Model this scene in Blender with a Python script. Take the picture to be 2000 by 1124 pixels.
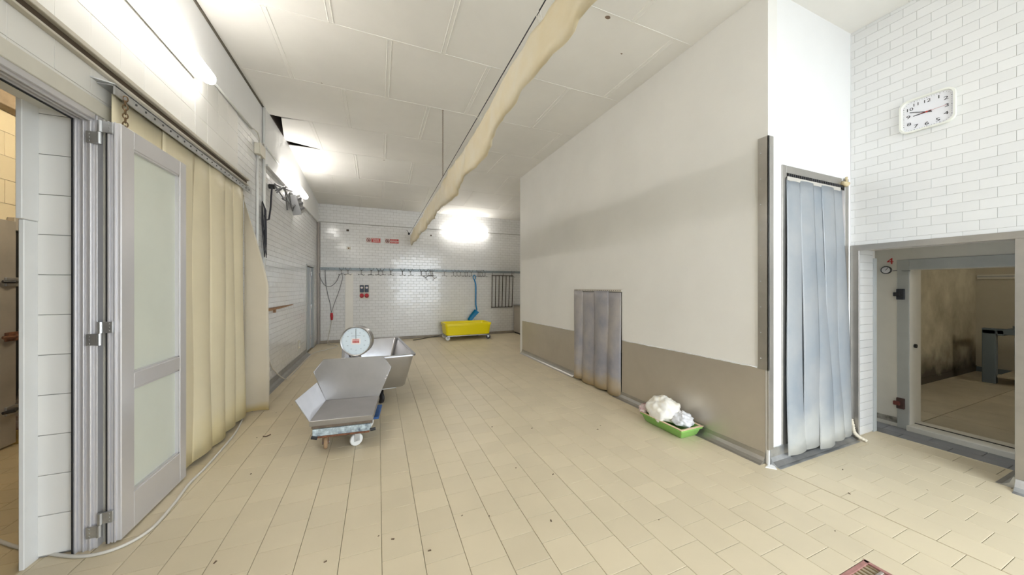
import bpy, math, random
import numpy as np
from mathutils import Vector, Matrix, noise

random.seed(7)
for o in list(bpy.data.objects):
    bpy.data.objects.remove(o)
scene = bpy.context.scene
COL = scene.collection

# ------------------------------------------------------------------ camera, light, exposure
CAM_H = 1.43
FPX = 635.0
YAW = math.atan(261 / 635)
cam_d = bpy.data.cameras.new('camera')
cam_d.sensor_fit = 'HORIZONTAL'
cam_d.sensor_width = 36.0
cam_d.lens = FPX / 2000 * 36.0
cam_d.clip_start = 0.05
cam = bpy.data.objects.new('camera', cam_d)
COL.objects.link(cam)
cam.location = (0, 0, CAM_H)
cam.rotation_euler = (math.pi / 2, 0, -YAW)
scene.camera = cam

scene.view_settings.view_transform = 'Standard'
scene.view_settings.look = 'None'
scene.view_settings.gamma = 1.0
scene.view_settings.use_curve_mapping = False
scene.view_settings.exposure = 0.48

W = bpy.data.worlds.new('overcast_sky')
scene.world = W
W.use_nodes = True
bg = W.node_tree.nodes['Background']
bg.inputs[0].default_value = (0.85, 0.93, 1.0, 1)
bg.inputs[1].default_value = 6.4

TUBE_EMIT = 15.0
TUBE_COL = (1.0, 0.965, 0.91)


def portal(loc, rot, sx, sy):
    d = bpy.data.lights.new('daylight_portal', 'AREA')
    d.shape = 'RECTANGLE'
    d.size, d.size_y = sx, sy
    d.cycles.is_portal = True
    o = bpy.data.objects.new('daylight_portal', d)
    o.location = loc
    o.rotation_euler = rot
    COL.objects.link(o)


# the wide loading door behind the camera (opening in wall_front)
DOOR_X0, DOOR_X1, DOOR_Z1, FRONT_Y = 0.9, 4.1, 3.3, -2.2
portal(((DOOR_X0 + DOOR_X1) / 2, FRONT_Y - 0.26, DOOR_Z1 / 2), (-math.pi / 2, 0, math.pi), DOOR_X1 - DOOR_X0, DOOR_Z1)

# ------------------------------------------------------------------ helpers
ORG = {}


def px(p):
    x, y, z = p
    S, C = math.sin(YAW), math.cos(YAW)
    f = x * S + y * C
    r = x * C - y * S
    if f < 0.05:
        return None
    return (1000 + FPX * r / f, 562 - FPX * (z - CAM_H) / f)


class MB:
    """collects shapes for one mesh"""

    def __init__(self):
        self.v, self.f = [], []

    def add(self, vs, fs, M=None):
        n = len(self.v)
        for p in vs:
            p = Vector(p)
            if M is not None:
                p = M @ p
            self.v.append(p)
        self.f += [tuple(i + n for i in f) for f in fs]
        return self

    def box(self, x0, y0, z0, x1, y1, z1, c=0.0, M=None):
        x0, x1 = min(x0, x1), max(x0, x1)
        y0, y1 = min(y0, y1), max(y0, y1)
        z0, z1 = min(z0, z1), max(z0, z1)
        if c <= 0:
            vs = [(x, y, z) for z in (z0, z1) for y in (y0, y1) for x in (x0, x1)]
            fs = [(0, 2, 3, 1), (4, 5, 7, 6), (0, 1, 5, 4), (2, 6, 7, 3), (0, 4, 6, 2), (1, 3, 7, 5)]
            return self.add(vs, fs, M)
        c = min(c, (x1 - x0) * .45, (y1 - y0) * .45, (z1 - z0) * .45)
        vs, idx = [], {}
        for sx in (0, 1):
            for sy in (0, 1):
                for sz in (0, 1):
                    X, Y, Z = (x0, x1)[sx], (y0, y1)[sy], (z0, z1)[sz]
                    dx, dy, dz = (c, -c)[sx], (c, -c)[sy], (c, -c)[sz]
                    for a, p in (('x', (X, Y + dy, Z + dz)), ('y', (X + dx, Y, Z + dz)), ('z', (X + dx, Y + dy, Z))):
                        idx[(sx, sy, sz, a)] = len(vs)
                        vs.append(p)
        I = idx
        fs = []
        for s in (0, 1):
            q = [I[(s, 0, 0, 'x')], I[(s, 1, 0, 'x')], I[(s, 1, 1, 'x')], I[(s, 0, 1, 'x')]]
            fs.append(tuple(q if s else q[::-1]))
            q = [I[(0, s, 0, 'y')], I[(0, s, 1, 'y')], I[(1, s, 1, 'y')], I[(1, s, 0, 'y')]]
            fs.append(tuple(q if s else q[::-1]))
            q = [I[(0, 0, s, 'z')], I[(1, 0, s, 'z')], I[(1, 1, s, 'z')], I[(0, 1, s, 'z')]]
            fs.append(tuple(q if s else q[::-1]))
        for a in (0, 1):
            for b in (0, 1):
                fs.append((I[(a, b, 0, 'x')], I[(a, b, 1, 'x')], I[(a, b, 1, 'y')], I[(a, b, 0, 'y')]))
                fs.append((I[(a, 0, b, 'x')], I[(a, 1, b, 'x')], I[(a, 1, b, 'z')], I[(a, 0, b, 'z')]))
                fs.append((I[(0, a, b, 'y')], I[(1, a, b, 'y')], I[(1, a, b, 'z')], I[(0, a, b, 'z')]))
                for d in (0, 1):
                    fs.append((I[(a, b, d, 'x')], I[(a, b, d, 'y')], I[(a, b, d, 'z')]))
        fs = list(dict.fromkeys(fs))
        return self.add(vs, fs, M)

    def prism(self, poly, axis, a, b, M=None):
        """poly of 2D points, extruded along axis from a to b"""
        n = len(poly)

        def P(q, t):
            return {'x': (t, q[0], q[1]), 'y': (q[0], t, q[1]), 'z': (q[0], q[1], t)}[axis]
        vs = [P(q, a) for q in poly] + [P(q, b) for q in poly]
        fs = [tuple(range(n))[::-1], tuple(range(n, 2 * n))]
        fs += [(i, (i + 1) % n, n + (i + 1) % n, n + i) for i in range(n)]
        return self.add(vs, fs, M)

    def tube(self, pts, r, n=8, closed=False, caps=True, M=None):
        pts = [Vector(p) for p in pts]
        m = len(pts)
        rad = r if isinstance(r, (list, tuple)) else [r] * m
        up = None
        vs, fs = [], []
        for i, p in enumerate(pts):
            if closed:
                t = pts[(i + 1) % m] - pts[i - 1]
            else:
                t = pts[min(i + 1, m - 1)] - pts[max(i - 1, 0)]
            t.normalize()
            if up is None:
                up = Vector((0, 0, 1)) if abs(t.z) < .9 else Vector((1, 0, 0))
            s = t.cross(up)
            if s.length < 1e-5:
                s = t.cross(Vector((0, 1, 0.1)))
            s.normalize()
            up = s.cross(t).normalized()
            for k in range(n):
                a = 2 * math.pi * k / n
                vs.append(p + (s * math.cos(a) + up * math.sin(a)) * rad[i])
        seg = m if closed else m - 1
        for i in range(seg):
            j = (i + 1) % m
            for k in range(n):
                l = (k + 1) % n
                fs.append((i * n + k, i * n + l, j * n + l, j * n + k))
        if not closed and caps:
            fs.append(tuple(range(n))[::-1])
            fs.append(tuple(range((m - 1) * n, m * n)))
        return self.add(vs, fs, M)

    def lathe(self, prof, n=24, M=None):
        """prof: list of (radius, height), turned about z"""
        vs, fs = [], []
        m = len(prof)
        for r, h in prof:
            for k in range(n):
                a = 2 * math.pi * k / n
                vs.append((r * math.cos(a), r * math.sin(a), h))
        for i in range(m - 1):
            for k in range(n):
                l = (k + 1) % n
                fs.append((i * n + k, i * n + l, (i + 1) * n + l, (i + 1) * n + k))
        fs.append(tuple(range(n))[::-1])
        fs.append(tuple(range((m - 1) * n, m * n)))
        return self.add(vs, fs, M)

    def grid(self, nu, nv, fn, M=None):
        vs = [fn(i / nu, j / nv) for j in range(nv + 1) for i in range(nu + 1)]
        fs = [(j * (nu + 1) + i, j * (nu + 1) + i + 1, (j + 1) * (nu + 1) + i + 1, (j + 1) * (nu + 1) + i)
              for j in range(nv) for i in range(nu)]
        return self.add(vs, fs, M)

    def build(self, name, mat, parent=None, local=False, smooth=False, org=None, auto=None):
        me = bpy.data.meshes.new(name)
        vs = [Vector(p) for p in self.v]
        o = bpy.data.objects.new(name, me)
        if parent is not None:
            base = Vector(ORG[parent.name]) if not local else Vector((0, 0, 0))
            o.parent = parent
        else:
            xs = [p.x for p in vs]; ys = [p.y for p in vs]; zs = [p.z for p in vs]
            base = Vector(org) if org is not None else Vector(((min(xs) + max(xs)) / 2, (min(ys) + max(ys)) / 2, min(zs)))
            o.location = base
        COL.objects.link(o)
        ORG[o.name] = tuple(base) if not local else (0, 0, 0)
        me.from_pydata([tuple(p - base) for p in vs], [], self.f)
        me.materials.append(mat)
        if smooth:
            for p in me.polygons:
                p.use_smooth = True
            if auto:
                me.set_sharp_from_angle(angle=math.radians(auto))
        me.update()
        return o


def thing(name, label, cat, loc, rz=0.0, group=None):
    o = bpy.data.objects.new(name, None)
    o.location = loc
    o.rotation_euler = (0, 0, rz)
    COL.objects.link(o)
    ORG[o.name] = tuple(loc)
    return tag(o, label, cat, group)


def tag(o, label, cat, group=None, kind=None):
    o['label'] = label
    o['category'] = cat
    if group:
        o['group'] = group
    if kind:
        o['kind'] = kind
    return o


def struct(o, label=None):
    o['kind'] = 'structure'
    if label:
        o['label'] = label
    return o


def thicken(o, t, off=0.0):
    m = o.modifiers.new('thickness', 'SOLIDIFY')
    m.thickness = t
    m.offset = off
    return o


# ------------------------------------------------------------------ materials
MATS = {}


def mat(name, col, rough=.5, metal=0.0, var=0.0, var_scale=3.0, col2=None, bump=0.0, bump_scale=60.0, coat=0.0,
        tile_var=0.0, translucent=0.0, clear=0.0, spec=.5, foot_tone=None, aniso=None, emit=0.0):
    if name in MATS:
        return MATS[name]
    m = bpy.data.materials.new(name)
    m.use_nodes = True
    nt = m.node_tree
    N, L = nt.nodes, nt.links
    bs = N['Principled BSDF']
    outn = N['Material Output']
    bs.inputs['Roughness'].default_value = rough
    bs.inputs['Metallic'].default_value = metal
    bs.inputs['Specular IOR Level'].default_value = spec
    bs.inputs['Coat Weight'].default_value = coat
    bs.inputs['Coat Roughness'].default_value = .06
    c4 = (*col, 1)
    bs.inputs['Base Color'].default_value = c4
    src = None
    tc = N.new('ShaderNodeTexCoord')
    geo = N.new('ShaderNodeNewGeometry')
    if var > 0 or col2:
        nz = N.new('ShaderNodeTexNoise')
        nz.inputs['Scale'].default_value = var_scale
        nz.inputs['Detail'].default_value = 6
        nz.inputs['Roughness'].default_value = .6
        L.new(geo.outputs['Position'], nz.inputs['Vector'])
        ramp = N.new('ShaderNodeValToRGB')
        ramp.color_ramp.elements[0].position = .35
        ramp.color_ramp.elements[1].position = .7
        c2 = col2 if col2 else tuple(c * (1 - var) for c in col)
        ramp.color_ramp.elements[0].color = c4
        ramp.color_ramp.elements[1].color = (*c2, 1)
        L.new(nz.outputs['Fac'], ramp.inputs['Fac'])
        src = ramp.outputs['Color']
        L.new(src, bs.inputs['Base Color'])
    if foot_tone:
        # stain: (colour, z_full, z_none) yellowing, dirt, a paler tone, blended into the lower end
        scol, z0, z1 = foot_tone
        sep = N.new('ShaderNodeSeparateXYZ')
        L.new(geo.outputs['Position'], sep.inputs[0])
        nz2 = N.new('ShaderNodeTexNoise')
        nz2.inputs['Scale'].default_value = 5
        nz2.inputs['Detail'].default_value = 5
        L.new(geo.outputs['Position'], nz2.inputs['Vector'])
        ma = N.new('ShaderNodeMath'); ma.operation = 'MULTIPLY_ADD'
        ma.inputs[1].default_value = (z1 - z0) * 1.2
        L.new(nz2.outputs['Fac'], ma.inputs[0])
        ma.inputs[2].default_value = -(z1 - z0) * .6
        ad = N.new('ShaderNodeMath'); ad.operation = 'ADD'
        L.new(sep.outputs['Z'], ad.inputs[0]); L.new(ma.outputs[0], ad.inputs[1])
        mr = N.new('ShaderNodeMapRange')
        mr.inputs['From Min'].default_value = z0
        mr.inputs['From Max'].default_value = z1
        mr.inputs['To Min'].default_value = 1
        mr.inputs['To Max'].default_value = 0
        L.new(ad.outputs[0], mr.inputs['Value'])
        mx = N.new('ShaderNodeMix'); mx.data_type = 'RGBA'
        L.new(mr.outputs[0], mx.inputs['Factor'])
        if src:
            L.new(src, mx.inputs['A'])
        else:
            mx.inputs['A'].default_value = c4
        mx.inputs['B'].default_value = (*scol, 1)
        src = mx.outputs['Result']
        L.new(src, bs.inputs['Base Color'])
    if tile_var > 0:
        oi = N.new('ShaderNodeObjectInfo')
        ad = N.new('ShaderNodeMath'); ad.operation = 'ADD'
        L.new(oi.outputs['Random'], ad.inputs[0]); L.new(geo.outputs['Random Per Island'], ad.inputs[1])
        fr = N.new('ShaderNodeMath'); fr.operation = 'FRACT'
        L.new(ad.outputs[0], fr.inputs[0])
        mr = N.new('ShaderNodeMapRange')
        mr.inputs['To Min'].default_value = 1 - tile_var
        mr.inputs['To Max'].default_value = 1 + tile_var * .4
        L.new(fr.outputs[0], mr.inputs['Value'])
        hs = N.new('ShaderNodeHueSaturation')
        L.new(mr.outputs[0], hs.inputs['Value'])
        if src:
            L.new(src, hs.inputs['Color'])
        else:
            hs.inputs['Color'].default_value = c4
        src = hs.outputs['Color']
        L.new(src, bs.inputs['Base Color'])
    if bump > 0:
        nb = N.new('ShaderNodeTexNoise')
        nb.inputs['Scale'].default_value = bump_scale
        nb.inputs['Detail'].default_value = 4
        if aniso:
            mp = N.new('ShaderNodeMapping')
            mp.inputs['Scale'].default_value = aniso
            L.new(geo.outputs['Position'], mp.inputs['Vector'])
            L.new(mp.outputs[0], nb.inputs['Vector'])
        else:
            L.new(geo.outputs['Position'], nb.inputs['Vector'])
        bp = N.new('ShaderNodeBump')
        bp.inputs['Strength'].default_value = bump
        bp.inputs['Distance'].default_value = .01
        L.new(nb.outputs['Fac'], bp.inputs['Height'])
        L.new(bp.outputs[0], bs.inputs['Normal'])
    if emit > 0:
        bs.inputs['Emission Color'].default_value = c4
        bs.inputs['Emission Strength'].default_value = emit
    last = bs.outputs[0]
    if translucent > 0:
        tr = N.new('ShaderNodeBsdfTranslucent')
        tr.inputs[0].default_value = c4
        if src:
            L.new(src, tr.inputs[0])
        ms = N.new('ShaderNodeMixShader')
        ms.inputs[0].default_value = translucent
        L.new(last, ms.inputs[1]); L.new(tr.outputs[0], ms.inputs[2])
        last = ms.outputs[0]
    if clear > 0:
        tp = N.new('ShaderNodeBsdfTransparent')
        tp.inputs[0].default_value = (*[min(1, c * 1.1 + .05) for c in col], 1)
        ms = N.new('ShaderNodeMixShader')
        ms.inputs[0].default_value = clear
        L.new(last, ms.inputs[1]); L.new(tp.outputs[0], ms.inputs[2])
        last = ms.outputs[0]
    L.new(last, outn.inputs['Surface'])
    MATS[name] = m
    return m


floor_tile = mat('floor_tile', (.685, .59, .42), rough=.42, var=.07, var_scale=1.7, tile_var=.05, bump=.05, bump_scale=25, spec=.45)
grout_floor = mat('grout_floor', (.40, .335, .23), rough=.9, var=.3, var_scale=9)
wall_tile = mat('wall_tile', (.79, .79, .785), rough=.16, tile_var=.035, bump=.04, bump_scale=9, coat=.3)
wall_tile_big = mat('wall_tile_big', (.80, .785, .75), rough=.2, tile_var=.035, bump=.04, bump_scale=6, coat=.2)
grout_wall = mat('grout_wall', (.66, .635, .60), rough=.9, var=.2, var_scale=11)
grout_fine = mat('grout_fine', (.46, .44, .41), rough=.9, var=.2, var_scale=11)
plaster = mat('plaster', (.85, .835, .80), rough=.62, var=.05, var_scale=1.4, bump=.12, bump_scale=7)
plaster_white = mat('plaster_white', (.84, .84, .84), rough=.6, var=.03, var_scale=2.1, bump=.1, bump_scale=8)
ceil_mat = mat('ceiling_board', (.86, .84, .80), rough=.75, var=.07, var_scale=1.1, bump=.1, bump_scale=6, tile_var=.02)
void_mat = mat('roof_void_shade', (.035, .02, .013), rough=.95)  # near-black, stands for the shade above the boards
steel = mat('brushed_steel', (.60, .555, .49), rough=.4, metal=.7, var=.12, var_scale=1.6, bump=.03, bump_scale=40, aniso=(1, 1, 14))
steel_trim = mat('steel_trim', (.46, .44, .41), rough=.38, metal=.85, var=.15, var_scale=6)
galv = mat('galvanised_steel', (.55, .56, .57), rough=.35, metal=.85, var=.2, var_scale=14)
alu = mat('anodised_aluminium', (.68, .665, .68), rough=.36, metal=.4, var=.03, var_scale=3)
alu_dark = mat('black_gasket', (.02, .02, .022), rough=.6)
scale_steel = mat('scale_steel', (.43, .42, .42), rough=.33, metal=.85, var=.10, var_scale=6, bump=.03, bump_scale=30)
tub_steel = mat('tub_steel', (.51, .51, .54), rough=.26, metal=.95, var=.12, var_scale=7, bump=.05, bump_scale=11)
cream_pvc = mat('cream_pvc', (.92, .825, .59), rough=.38, var=.07, var_scale=2.5, translucent=.18, foot_tone=((.86, .74, .42), .0, .35))
sheet_pvc = mat('hazy_pvc', (.86, .81, .70), rough=.35, var=.06, translucent=.25, clear=.36, foot_tone=((.80, .64, .22), .0, .12))
sleeve_mat = mat('cream_sheeting', (.88, .82, .68), rough=.45, var=.10, var_scale=3, col2=(.84, .74, .52), translucent=.25)
grey_pvc = mat('grey_pvc', (.47, .485, .50), rough=.28, var=.2, var_scale=2.0, col2=(.35, .395, .445), translucent=.25, clear=.06,
               foot_tone=((.66, .66, .62), .05, .45), bump=.05, bump_scale=5)  # foot blend is paler than the strip colour
smoky_pvc = mat('smoky_pvc', (.58, .54, .52), rough=.32, var=.3, var_scale=3.0, col2=(.37, .37, .43), translucent=.25,
                foot_tone=((.66, .50, .24), .0, .26), bump=.05, bump_scale=5)
frost = mat('frosted_glass', (.80, .83, .74), rough=.35, translucent=.12, var=.04)
white_paint = mat('white_paint', (.80, .80, .79), rough=.45, var=.05, var_scale=5)
olive_paint = mat('beige_paint', (.60, .575, .50), rough=.5, var=.08, var_scale=5)
grey_paint = mat('grey_paint', (.47, .49, .485), rough=.45, var=.10, var_scale=6)
cream_panel = mat('cream_panel', (.76, .74, .68), rough=.5, var=.10, var_scale=2.2)
dirty_wall = mat('dirty_cream_wall', (.60, .56, .45), rough=.7, var=.3, var_scale=1.6, col2=(.30, .265, .19), foot_tone=((.06, .05, .04), .1, .55))
dirty_back = mat('dull_cream_wall', (.58, .54, .45), rough=.7, var=.12, var_scale=1.5)
blue_grey = mat('blue_grey_paint', (.16, .20, .24), rough=.5, metal=.2)
black_pl = mat('black_plastic', (.018, .018, .02), rough=.45)
dark_iron = mat('dark_iron', (.10, .085, .07), rough=.6, metal=.5, var=.4, var_scale=20)
rust = mat('rusty_iron', (.24, .10, .045), rough=.8, var=.5, var_scale=25, col2=(.07, .03, .02))
chipped = mat('chipped_pale_blue', (.62, .72, .75), rough=.55, var=.3, var_scale=24, col2=(.10, .13, .17))
blue_paint = mat('blue_paint', (.04, .13, .38), rough=.5, var=.4, var_scale=20)
white_nylon = mat('white_nylon', (.80, .80, .78), rough=.4)
tan_rubber = mat('worn_tan_wheel', (.42, .27, .15), rough=.8, var=.3, var_scale=30)
yellow_pl = mat('yellow_plastic', (.94, .78, .0), rough=.35)
blue_pl = mat('blue_plastic', (.0, .21, .50), rough=.35)
green_pl = mat('green_plastic', (.24, .47, .11), rough=.4)
peach_pl = mat('peach_rim', (.80, .60, .40), rough=.45)
cloth_w = mat('white_cloth', (.90, .885, .86), rough=.85, var=.08, var_scale=14, col2=(.86, .81, .68), bump=.15, bump_scale=30)
bag_w = mat('white_film', (.84, .84, .86), rough=.3, translucent=.2, bump=.2, bump_scale=18)
cloth_pat = mat('printed_cloth', (.78, .70, .66), rough=.85, var=.5, var_scale=22, col2=(.30, .06, .09))
red_pl = mat('red_plastic', (.50, .02, .03), rough=.4)
sign_red = mat('sign_red', (.55, .045, .04), rough=.45)
sign_white = mat('sign_white', (.80, .74, .72), rough=.5)
sign_brown = mat('sign_dark', (.22, .06, .05), rough=.5)
navy_pl = mat('navy_plastic', (.05, .065, .10), rough=.4)
ivory_pl = mat('ivory_plastic', (.72, .68, .58), rough=.45)
lamp_white = mat('lamp_housing', (.80, .80, .78), rough=.4)
diffuser = mat('lit_diffuser', TUBE_COL, rough=.4, emit=TUBE_EMIT)
cable_w = mat('white_cable', (.66, .63, .57), rough=.5)
cable_g = mat('grey_cable', (.22, .22, .23), rough=.5)
cable_b = mat('black_cable', (.02, .02, .03), rough=.5)
chain_m = mat('brown_chain', (.16, .10, .05), rough=.5, metal=.7)
wood = mat('brown_board', (.40, .22, .11), rough=.7, var=.4, var_scale=12)
beam_m = mat('roof_timber', (.13, .06, .03), rough=.85, var=.4, var_scale=8)
grey_tile = mat('grey_floor_tile', (.22, .22, .225), rough=.5, tile_var=.12, var=.15, var_scale=4)
cold_tile = mat('cold_room_tile', (.56, .50, .39), rough=.42, tile_var=.10, var=.2, var_scale=3)
dial_m = mat('dial_face', (.66, .74, .80), rough=.25)
clock_face = mat('clock_face', (.80, .80, .84), rough=.3)
clock_rim = mat('clock_rim', (.80, .80, .74), rough=.4)
red_hand = mat('red_hand', (.55, .05, .04), rough=.5)
outside_m = mat('outside_paving', (.45, .45, .44), rough=.9, var=.1)
speck_m = mat('dry_crumbs', (.12, .08, .05), rough=.9)
drain_m = mat('drain_brown', (.22, .15, .07), rough=.7, var=.4, var_scale=30)

# ------------------------------------------------------------------ tiles
TILE_MESH = {}


def tile_mesh(w, h, t, m, name, c=.0018):
    key = (round(w, 3), round(h, 3), round(t, 4), m.name)
    if key in TILE_MESH:
        return TILE_MESH[key]
    a, b = w / 2, h / 2
    vs = []
    for (x, y, z) in ((a, b, 0), (a, b, t - c), (a - c, b - c, t)):
        vs += [(-x, -y, z), (x, -y, z), (x, y, z), (-x, y, z)]
    fs = [(8, 9, 10, 11)]
    for l in (0, 4):
        for k in range(4):
            fs.append((l + k, l + (k + 1) % 4, l + 4 + (k + 1) % 4, l + 4 + k))
    me = bpy.data.meshes.new(name)
    me.from_pydata(vs, [], fs)
    me.materials.append(m)
    TILE_MESH[key] = me
    return me


def subtract(r, h):
    a0, a1, b0, b1 = r
    c0, c1, d0, d1 = h
    if c0 >= a1 or c1 <= a0 or d0 >= b1 or d1 <= b0:
        return [r]
    out = []
    if d0 > b0: out.append((a0, a1, b0, d0))
    if d1 < b1: out.append((a0, a1, d1, b1))
    m0, m1 = max(b0, d0), min(b1, d1)
    if c0 > a0: out.append((a0, c0, m0, m1))
    if c1 < a1: out.append((c1, a1, m0, m1))
    return out


def tile_field(parent, O, U, V, pa, pb, a_org, b_org, rects, holes=(), gap=.003, t=.008, m=None, name='tile', single=300,
               tilt=.0, minpx=8.0, chamfer=.0018, bond=.5, stuff_name='tiling'):
    """rows run along U; a = distance along U, b = along V.  O is the plane origin; tiles stand t proud of it."""
    O, U, V = Vector(O), Vector(U), Vector(V)
    Nn = U.cross(V)
    cells = []
    for (A0, A1, B0, B1) in rects:
        j0, j1 = math.floor((B0 - b_org) / pb), math.ceil((B1 - b_org) / pb)
        for j in range(j0, j1):
            off = bond * (j % 2) * pa
            i0, i1 = math.floor((A0 - a_org - off) / pa), math.ceil((A1 - a_org - off) / pa)
            for i in range(i0, i1):
                r = (max(A0, a_org + off + i * pa), min(A1, a_org + off + (i + 1) * pa),
                     max(B0, b_org + j * pb), min(B1, b_org + (j + 1) * pb))
                todo = [r]
                for h in holes:
                    todo = [q for s in todo for q in subtract(s, h)]
                for q in todo:
                    if q[1] - q[0] > .012 and q[3] - q[2] > .012:
                        cells.append(q)
    ranked = []
    for q in cells:
        pts = [px(O + U * a + V * b) for a, b in ((q[0], q[2]), (q[1], q[2]), (q[1], q[3]), (q[0], q[3]))]
        area, small = 0, 0
        if all(pts):
            cx = sum(p[0] for p in pts) / 4; cy = sum(p[1] for p in pts) / 4
            if -15 < cx < 2015 and -15 < cy < 1139:
                area = abs(sum(pts[k][0] * pts[(k + 1) % 4][1] - pts[(k + 1) % 4][0] * pts[k][1] for k in range(4))) / 2
        ranked.append((area, q))
    ranked.sort(key=lambda k: -k[0])
    R = Matrix((U, V, Nn)).transposed().to_4x4()
    base = Vector(ORG[parent.name])
    vs, fs = [], []
    for k, (area, q) in enumerate(ranked):
        w, h = q[1] - q[0] - gap, q[3] - q[2] - gap
        if w < .006 or h < .006:
            continue
        c = O + U * (q[0] + q[1]) / 2 + V * (q[2] + q[3]) / 2
        tl = Matrix.Rotation(random.gauss(0, tilt), 4, 'X') @ Matrix.Rotation(random.gauss(0, tilt), 4, 'Y') if tilt else Matrix.Identity(4)
        me = tile_mesh(w, h, t, m, name, chamfer)
        M = R @ tl
        if k < single and area > minpx * minpx:
            o = bpy.data.objects.new(name, me)
            o.parent = parent
            o.matrix_local = Matrix.Translation(c - base) @ M
            COL.objects.link(o)
        else:
            n = len(vs)
            for v in me.vertices:
                vs.append(M @ v.co + c - base)
            for p in me.polygons:
                fs.append(tuple(i + n for i in p.vertices))
    if vs:
        me = bpy.data.meshes.new(stuff_name)
        me.from_pydata([tuple(v) for v in vs], [], fs)
        me.materials.append(m)
        o = bpy.data.objects.new(stuff_name, me)
        o.parent = parent
        o['kind'] = 'stuff'
        COL.objects.link(o)


# ------------------------------------------------------------------ the setting
XL, XP, YX, XR, YB = -1.43, 2.909, 1.642, 4.171, 9.5
YP_END, XA, XN, XI = 6.48, 4.32, 4.591, 5.0
ZC, ZTOP = 3.855, 4.35

# floor
b = MB()
b.box(-1.67, -2.45, -.12, 4.6, 9.75, -.008)
floor = struct(b.build('floor', grout_floor, org=(0, 0, 0)), 'beige square floor tiles laid in staggered columns')
DR = (2.06, 2.365, .572, .877)
tile_field(floor, (0, 0, -.008), (0, 1, 0), (-1, 0, 0), .207, .207, 1.926, -.017,
           [(FRONT_Y, YB, -XP, -XL), (FRONT_Y, YX, -XN, -XP), (YP_END, YB, -XA, -XP), (1.2, 2.54, -XL, 1.67)],
           holes=[(DR[2], DR[3], -DR[1], -DR[0])],
           gap=.0024, t=.008, chamfer=.0012, m=floor_tile, name='floor_tile', single=300, tilt=.0012, stuff_name='floor_tiling')

# ceiling: dark roof void, boards with cover strips
b = MB()
b.box(-1.67, -2.45, ZTOP - .02, 5.2, 9.75, ZTOP + .1)
ceiling = struct(b.build('ceiling', void_mat, org=(0, 0, ZC)), 'white painted board ceiling with cover strips')


def zc(y):
    return ZC if y < 6.56 else ZC - (y - 6.56) / (9.5 - 6.56) * .285


rows = [FRONT_Y, -.85, .21, 1.27, 2.33, 3.39, 4.45, 5.5, 6.56, 7.62, 8.68, 9.52]
for r in range(len(rows) - 1):
    y0, y1 = rows[r], rows[r + 1]
    xs0 = -.40 if r % 2 == 0 else -.92
    xe = XR + .02 if y1 < 2.4 else (XP + .02 if y1 < 6.7 else XA + .02)
    xs = [XL - .005]
    x = xs0
    while x < xe - .06:
        xs.append(x)
        x += 1.022
    xs.append(xe)
    for k in range(len(xs) - 1):
        x0, x1 = xs[k], xs[k + 1]
        g = .0012
        A, B, Cc, D = [x0 + g, y0 + g], [x1 - g, y0 + g], [x1 - g, y1 - g], [x0 + g, y1 - g]
        dz = [0, 0, 0, 0]
        if abs(y0 - 5.5) < .01 and k == 0:      # the board that has slipped out at the wall
            A = [-1.285, 5.56]; D = [-1.43, 6.37]
            dz = [0, 0, 0, 0]
            B[1] += .01
            Cc[1] = 6.555
        if abs(y0 - 6.56) < .01 and k == 0:      # sagging neighbour: dark gap opens towards the wall
            pass
        q = [A, B, Cc, D]
        vs = [(p[0], p[1], zc(p[1]) + d) for p, d in zip(q, dz)] + [(p[0], p[1], zc(p[1]) + d + .012) for p, d in zip(q, dz)]
        bb = MB().add(vs, [(3, 2, 1, 0), (4, 5, 6, 7), (0, 1, 5, 4), (1, 2, 6, 5), (2, 3, 7, 6), (3, 0, 4, 7)])
        bb.build('ceiling_panel', ceil_mat, ceiling)
        if k > 0:
            ya, yb_ = y0 + .01, y1 - .01
            s = MB()
            prof = [(-.026, 0), (-.022, -.006), (-.017, -.006), (-.014, -.003), (.014, -.003), (.017, -.006), (.022, -.006), (.026, 0)]
            vs = [(x0 + a, ya, zc(ya) + c) for a, c in prof] + [(x0 + a, yb_, zc(yb_) + c) for a, c in prof]
            n = len(prof)
            s.add(vs, [(i, i + 1, n + i + 1, n + i) for i in range(n - 1)] + [tuple(range(n)), tuple(range(2 * n - 1, n - 1, -1))])
            s.build('cover_strip', ceil_mat, ceiling)
    if r > 0 and y0 > 1:
        s = MB()
        s.box(-1.35 if abs(y0 - 6.56) > .1 else -.98, y0 - .006, zc(y0) - .003, xe - .05, y0 + .006, zc(y0) + .001)
        s.build('joint_filler', ceil_mat, ceiling)
b = MB()
b.box(XL - .004, 5.2, ZC + .006, XL + .03, 7.2, ZTOP - .02)
b.box(XL, 5.2, ZC + .016, -.9, 5.22, ZTOP - .02)
b.box(XL, 7.18, ZC + .016, -.9, 7.2, ZTOP - .02)
b.box(-.92, 5.2, ZC + .016, -.9, 7.2, ZTOP - .02)
b.build('void_shade_lining', void_mat, ceiling)  # near-black sheets added so the ceiling hole looks shaded
b = MB()
b.tube([(-1.2, 4.9, 4.12), (-1.5, 6.6, 4.12)], .05, 6)
b.build('roof_batten', beam_m, ceiling)
for (x, y, r) in ((1.903, 2.371, .03), (2.332, 2.685, .014), (.816, 4.472, .014), (-.83, 5.5, .012), (.1, 6.63, .016), (-.62, 4.42, .01), (-.92, 4.15, .012)):
    poly = [(x + r * random.uniform(.6, 1.2) * math.cos(a), y + .7 * r * random.uniform(.6, 1.2) * math.sin(a)) for a in np.linspace(0, 2 * math.pi, 9)[:-1]]
    MB().prism(poly, 'z', zc(y) - .001, zc(y) + .001).build('chipped_spot', mat('chip', (.25, .18, .13), rough=.9), ceiling)

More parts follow.
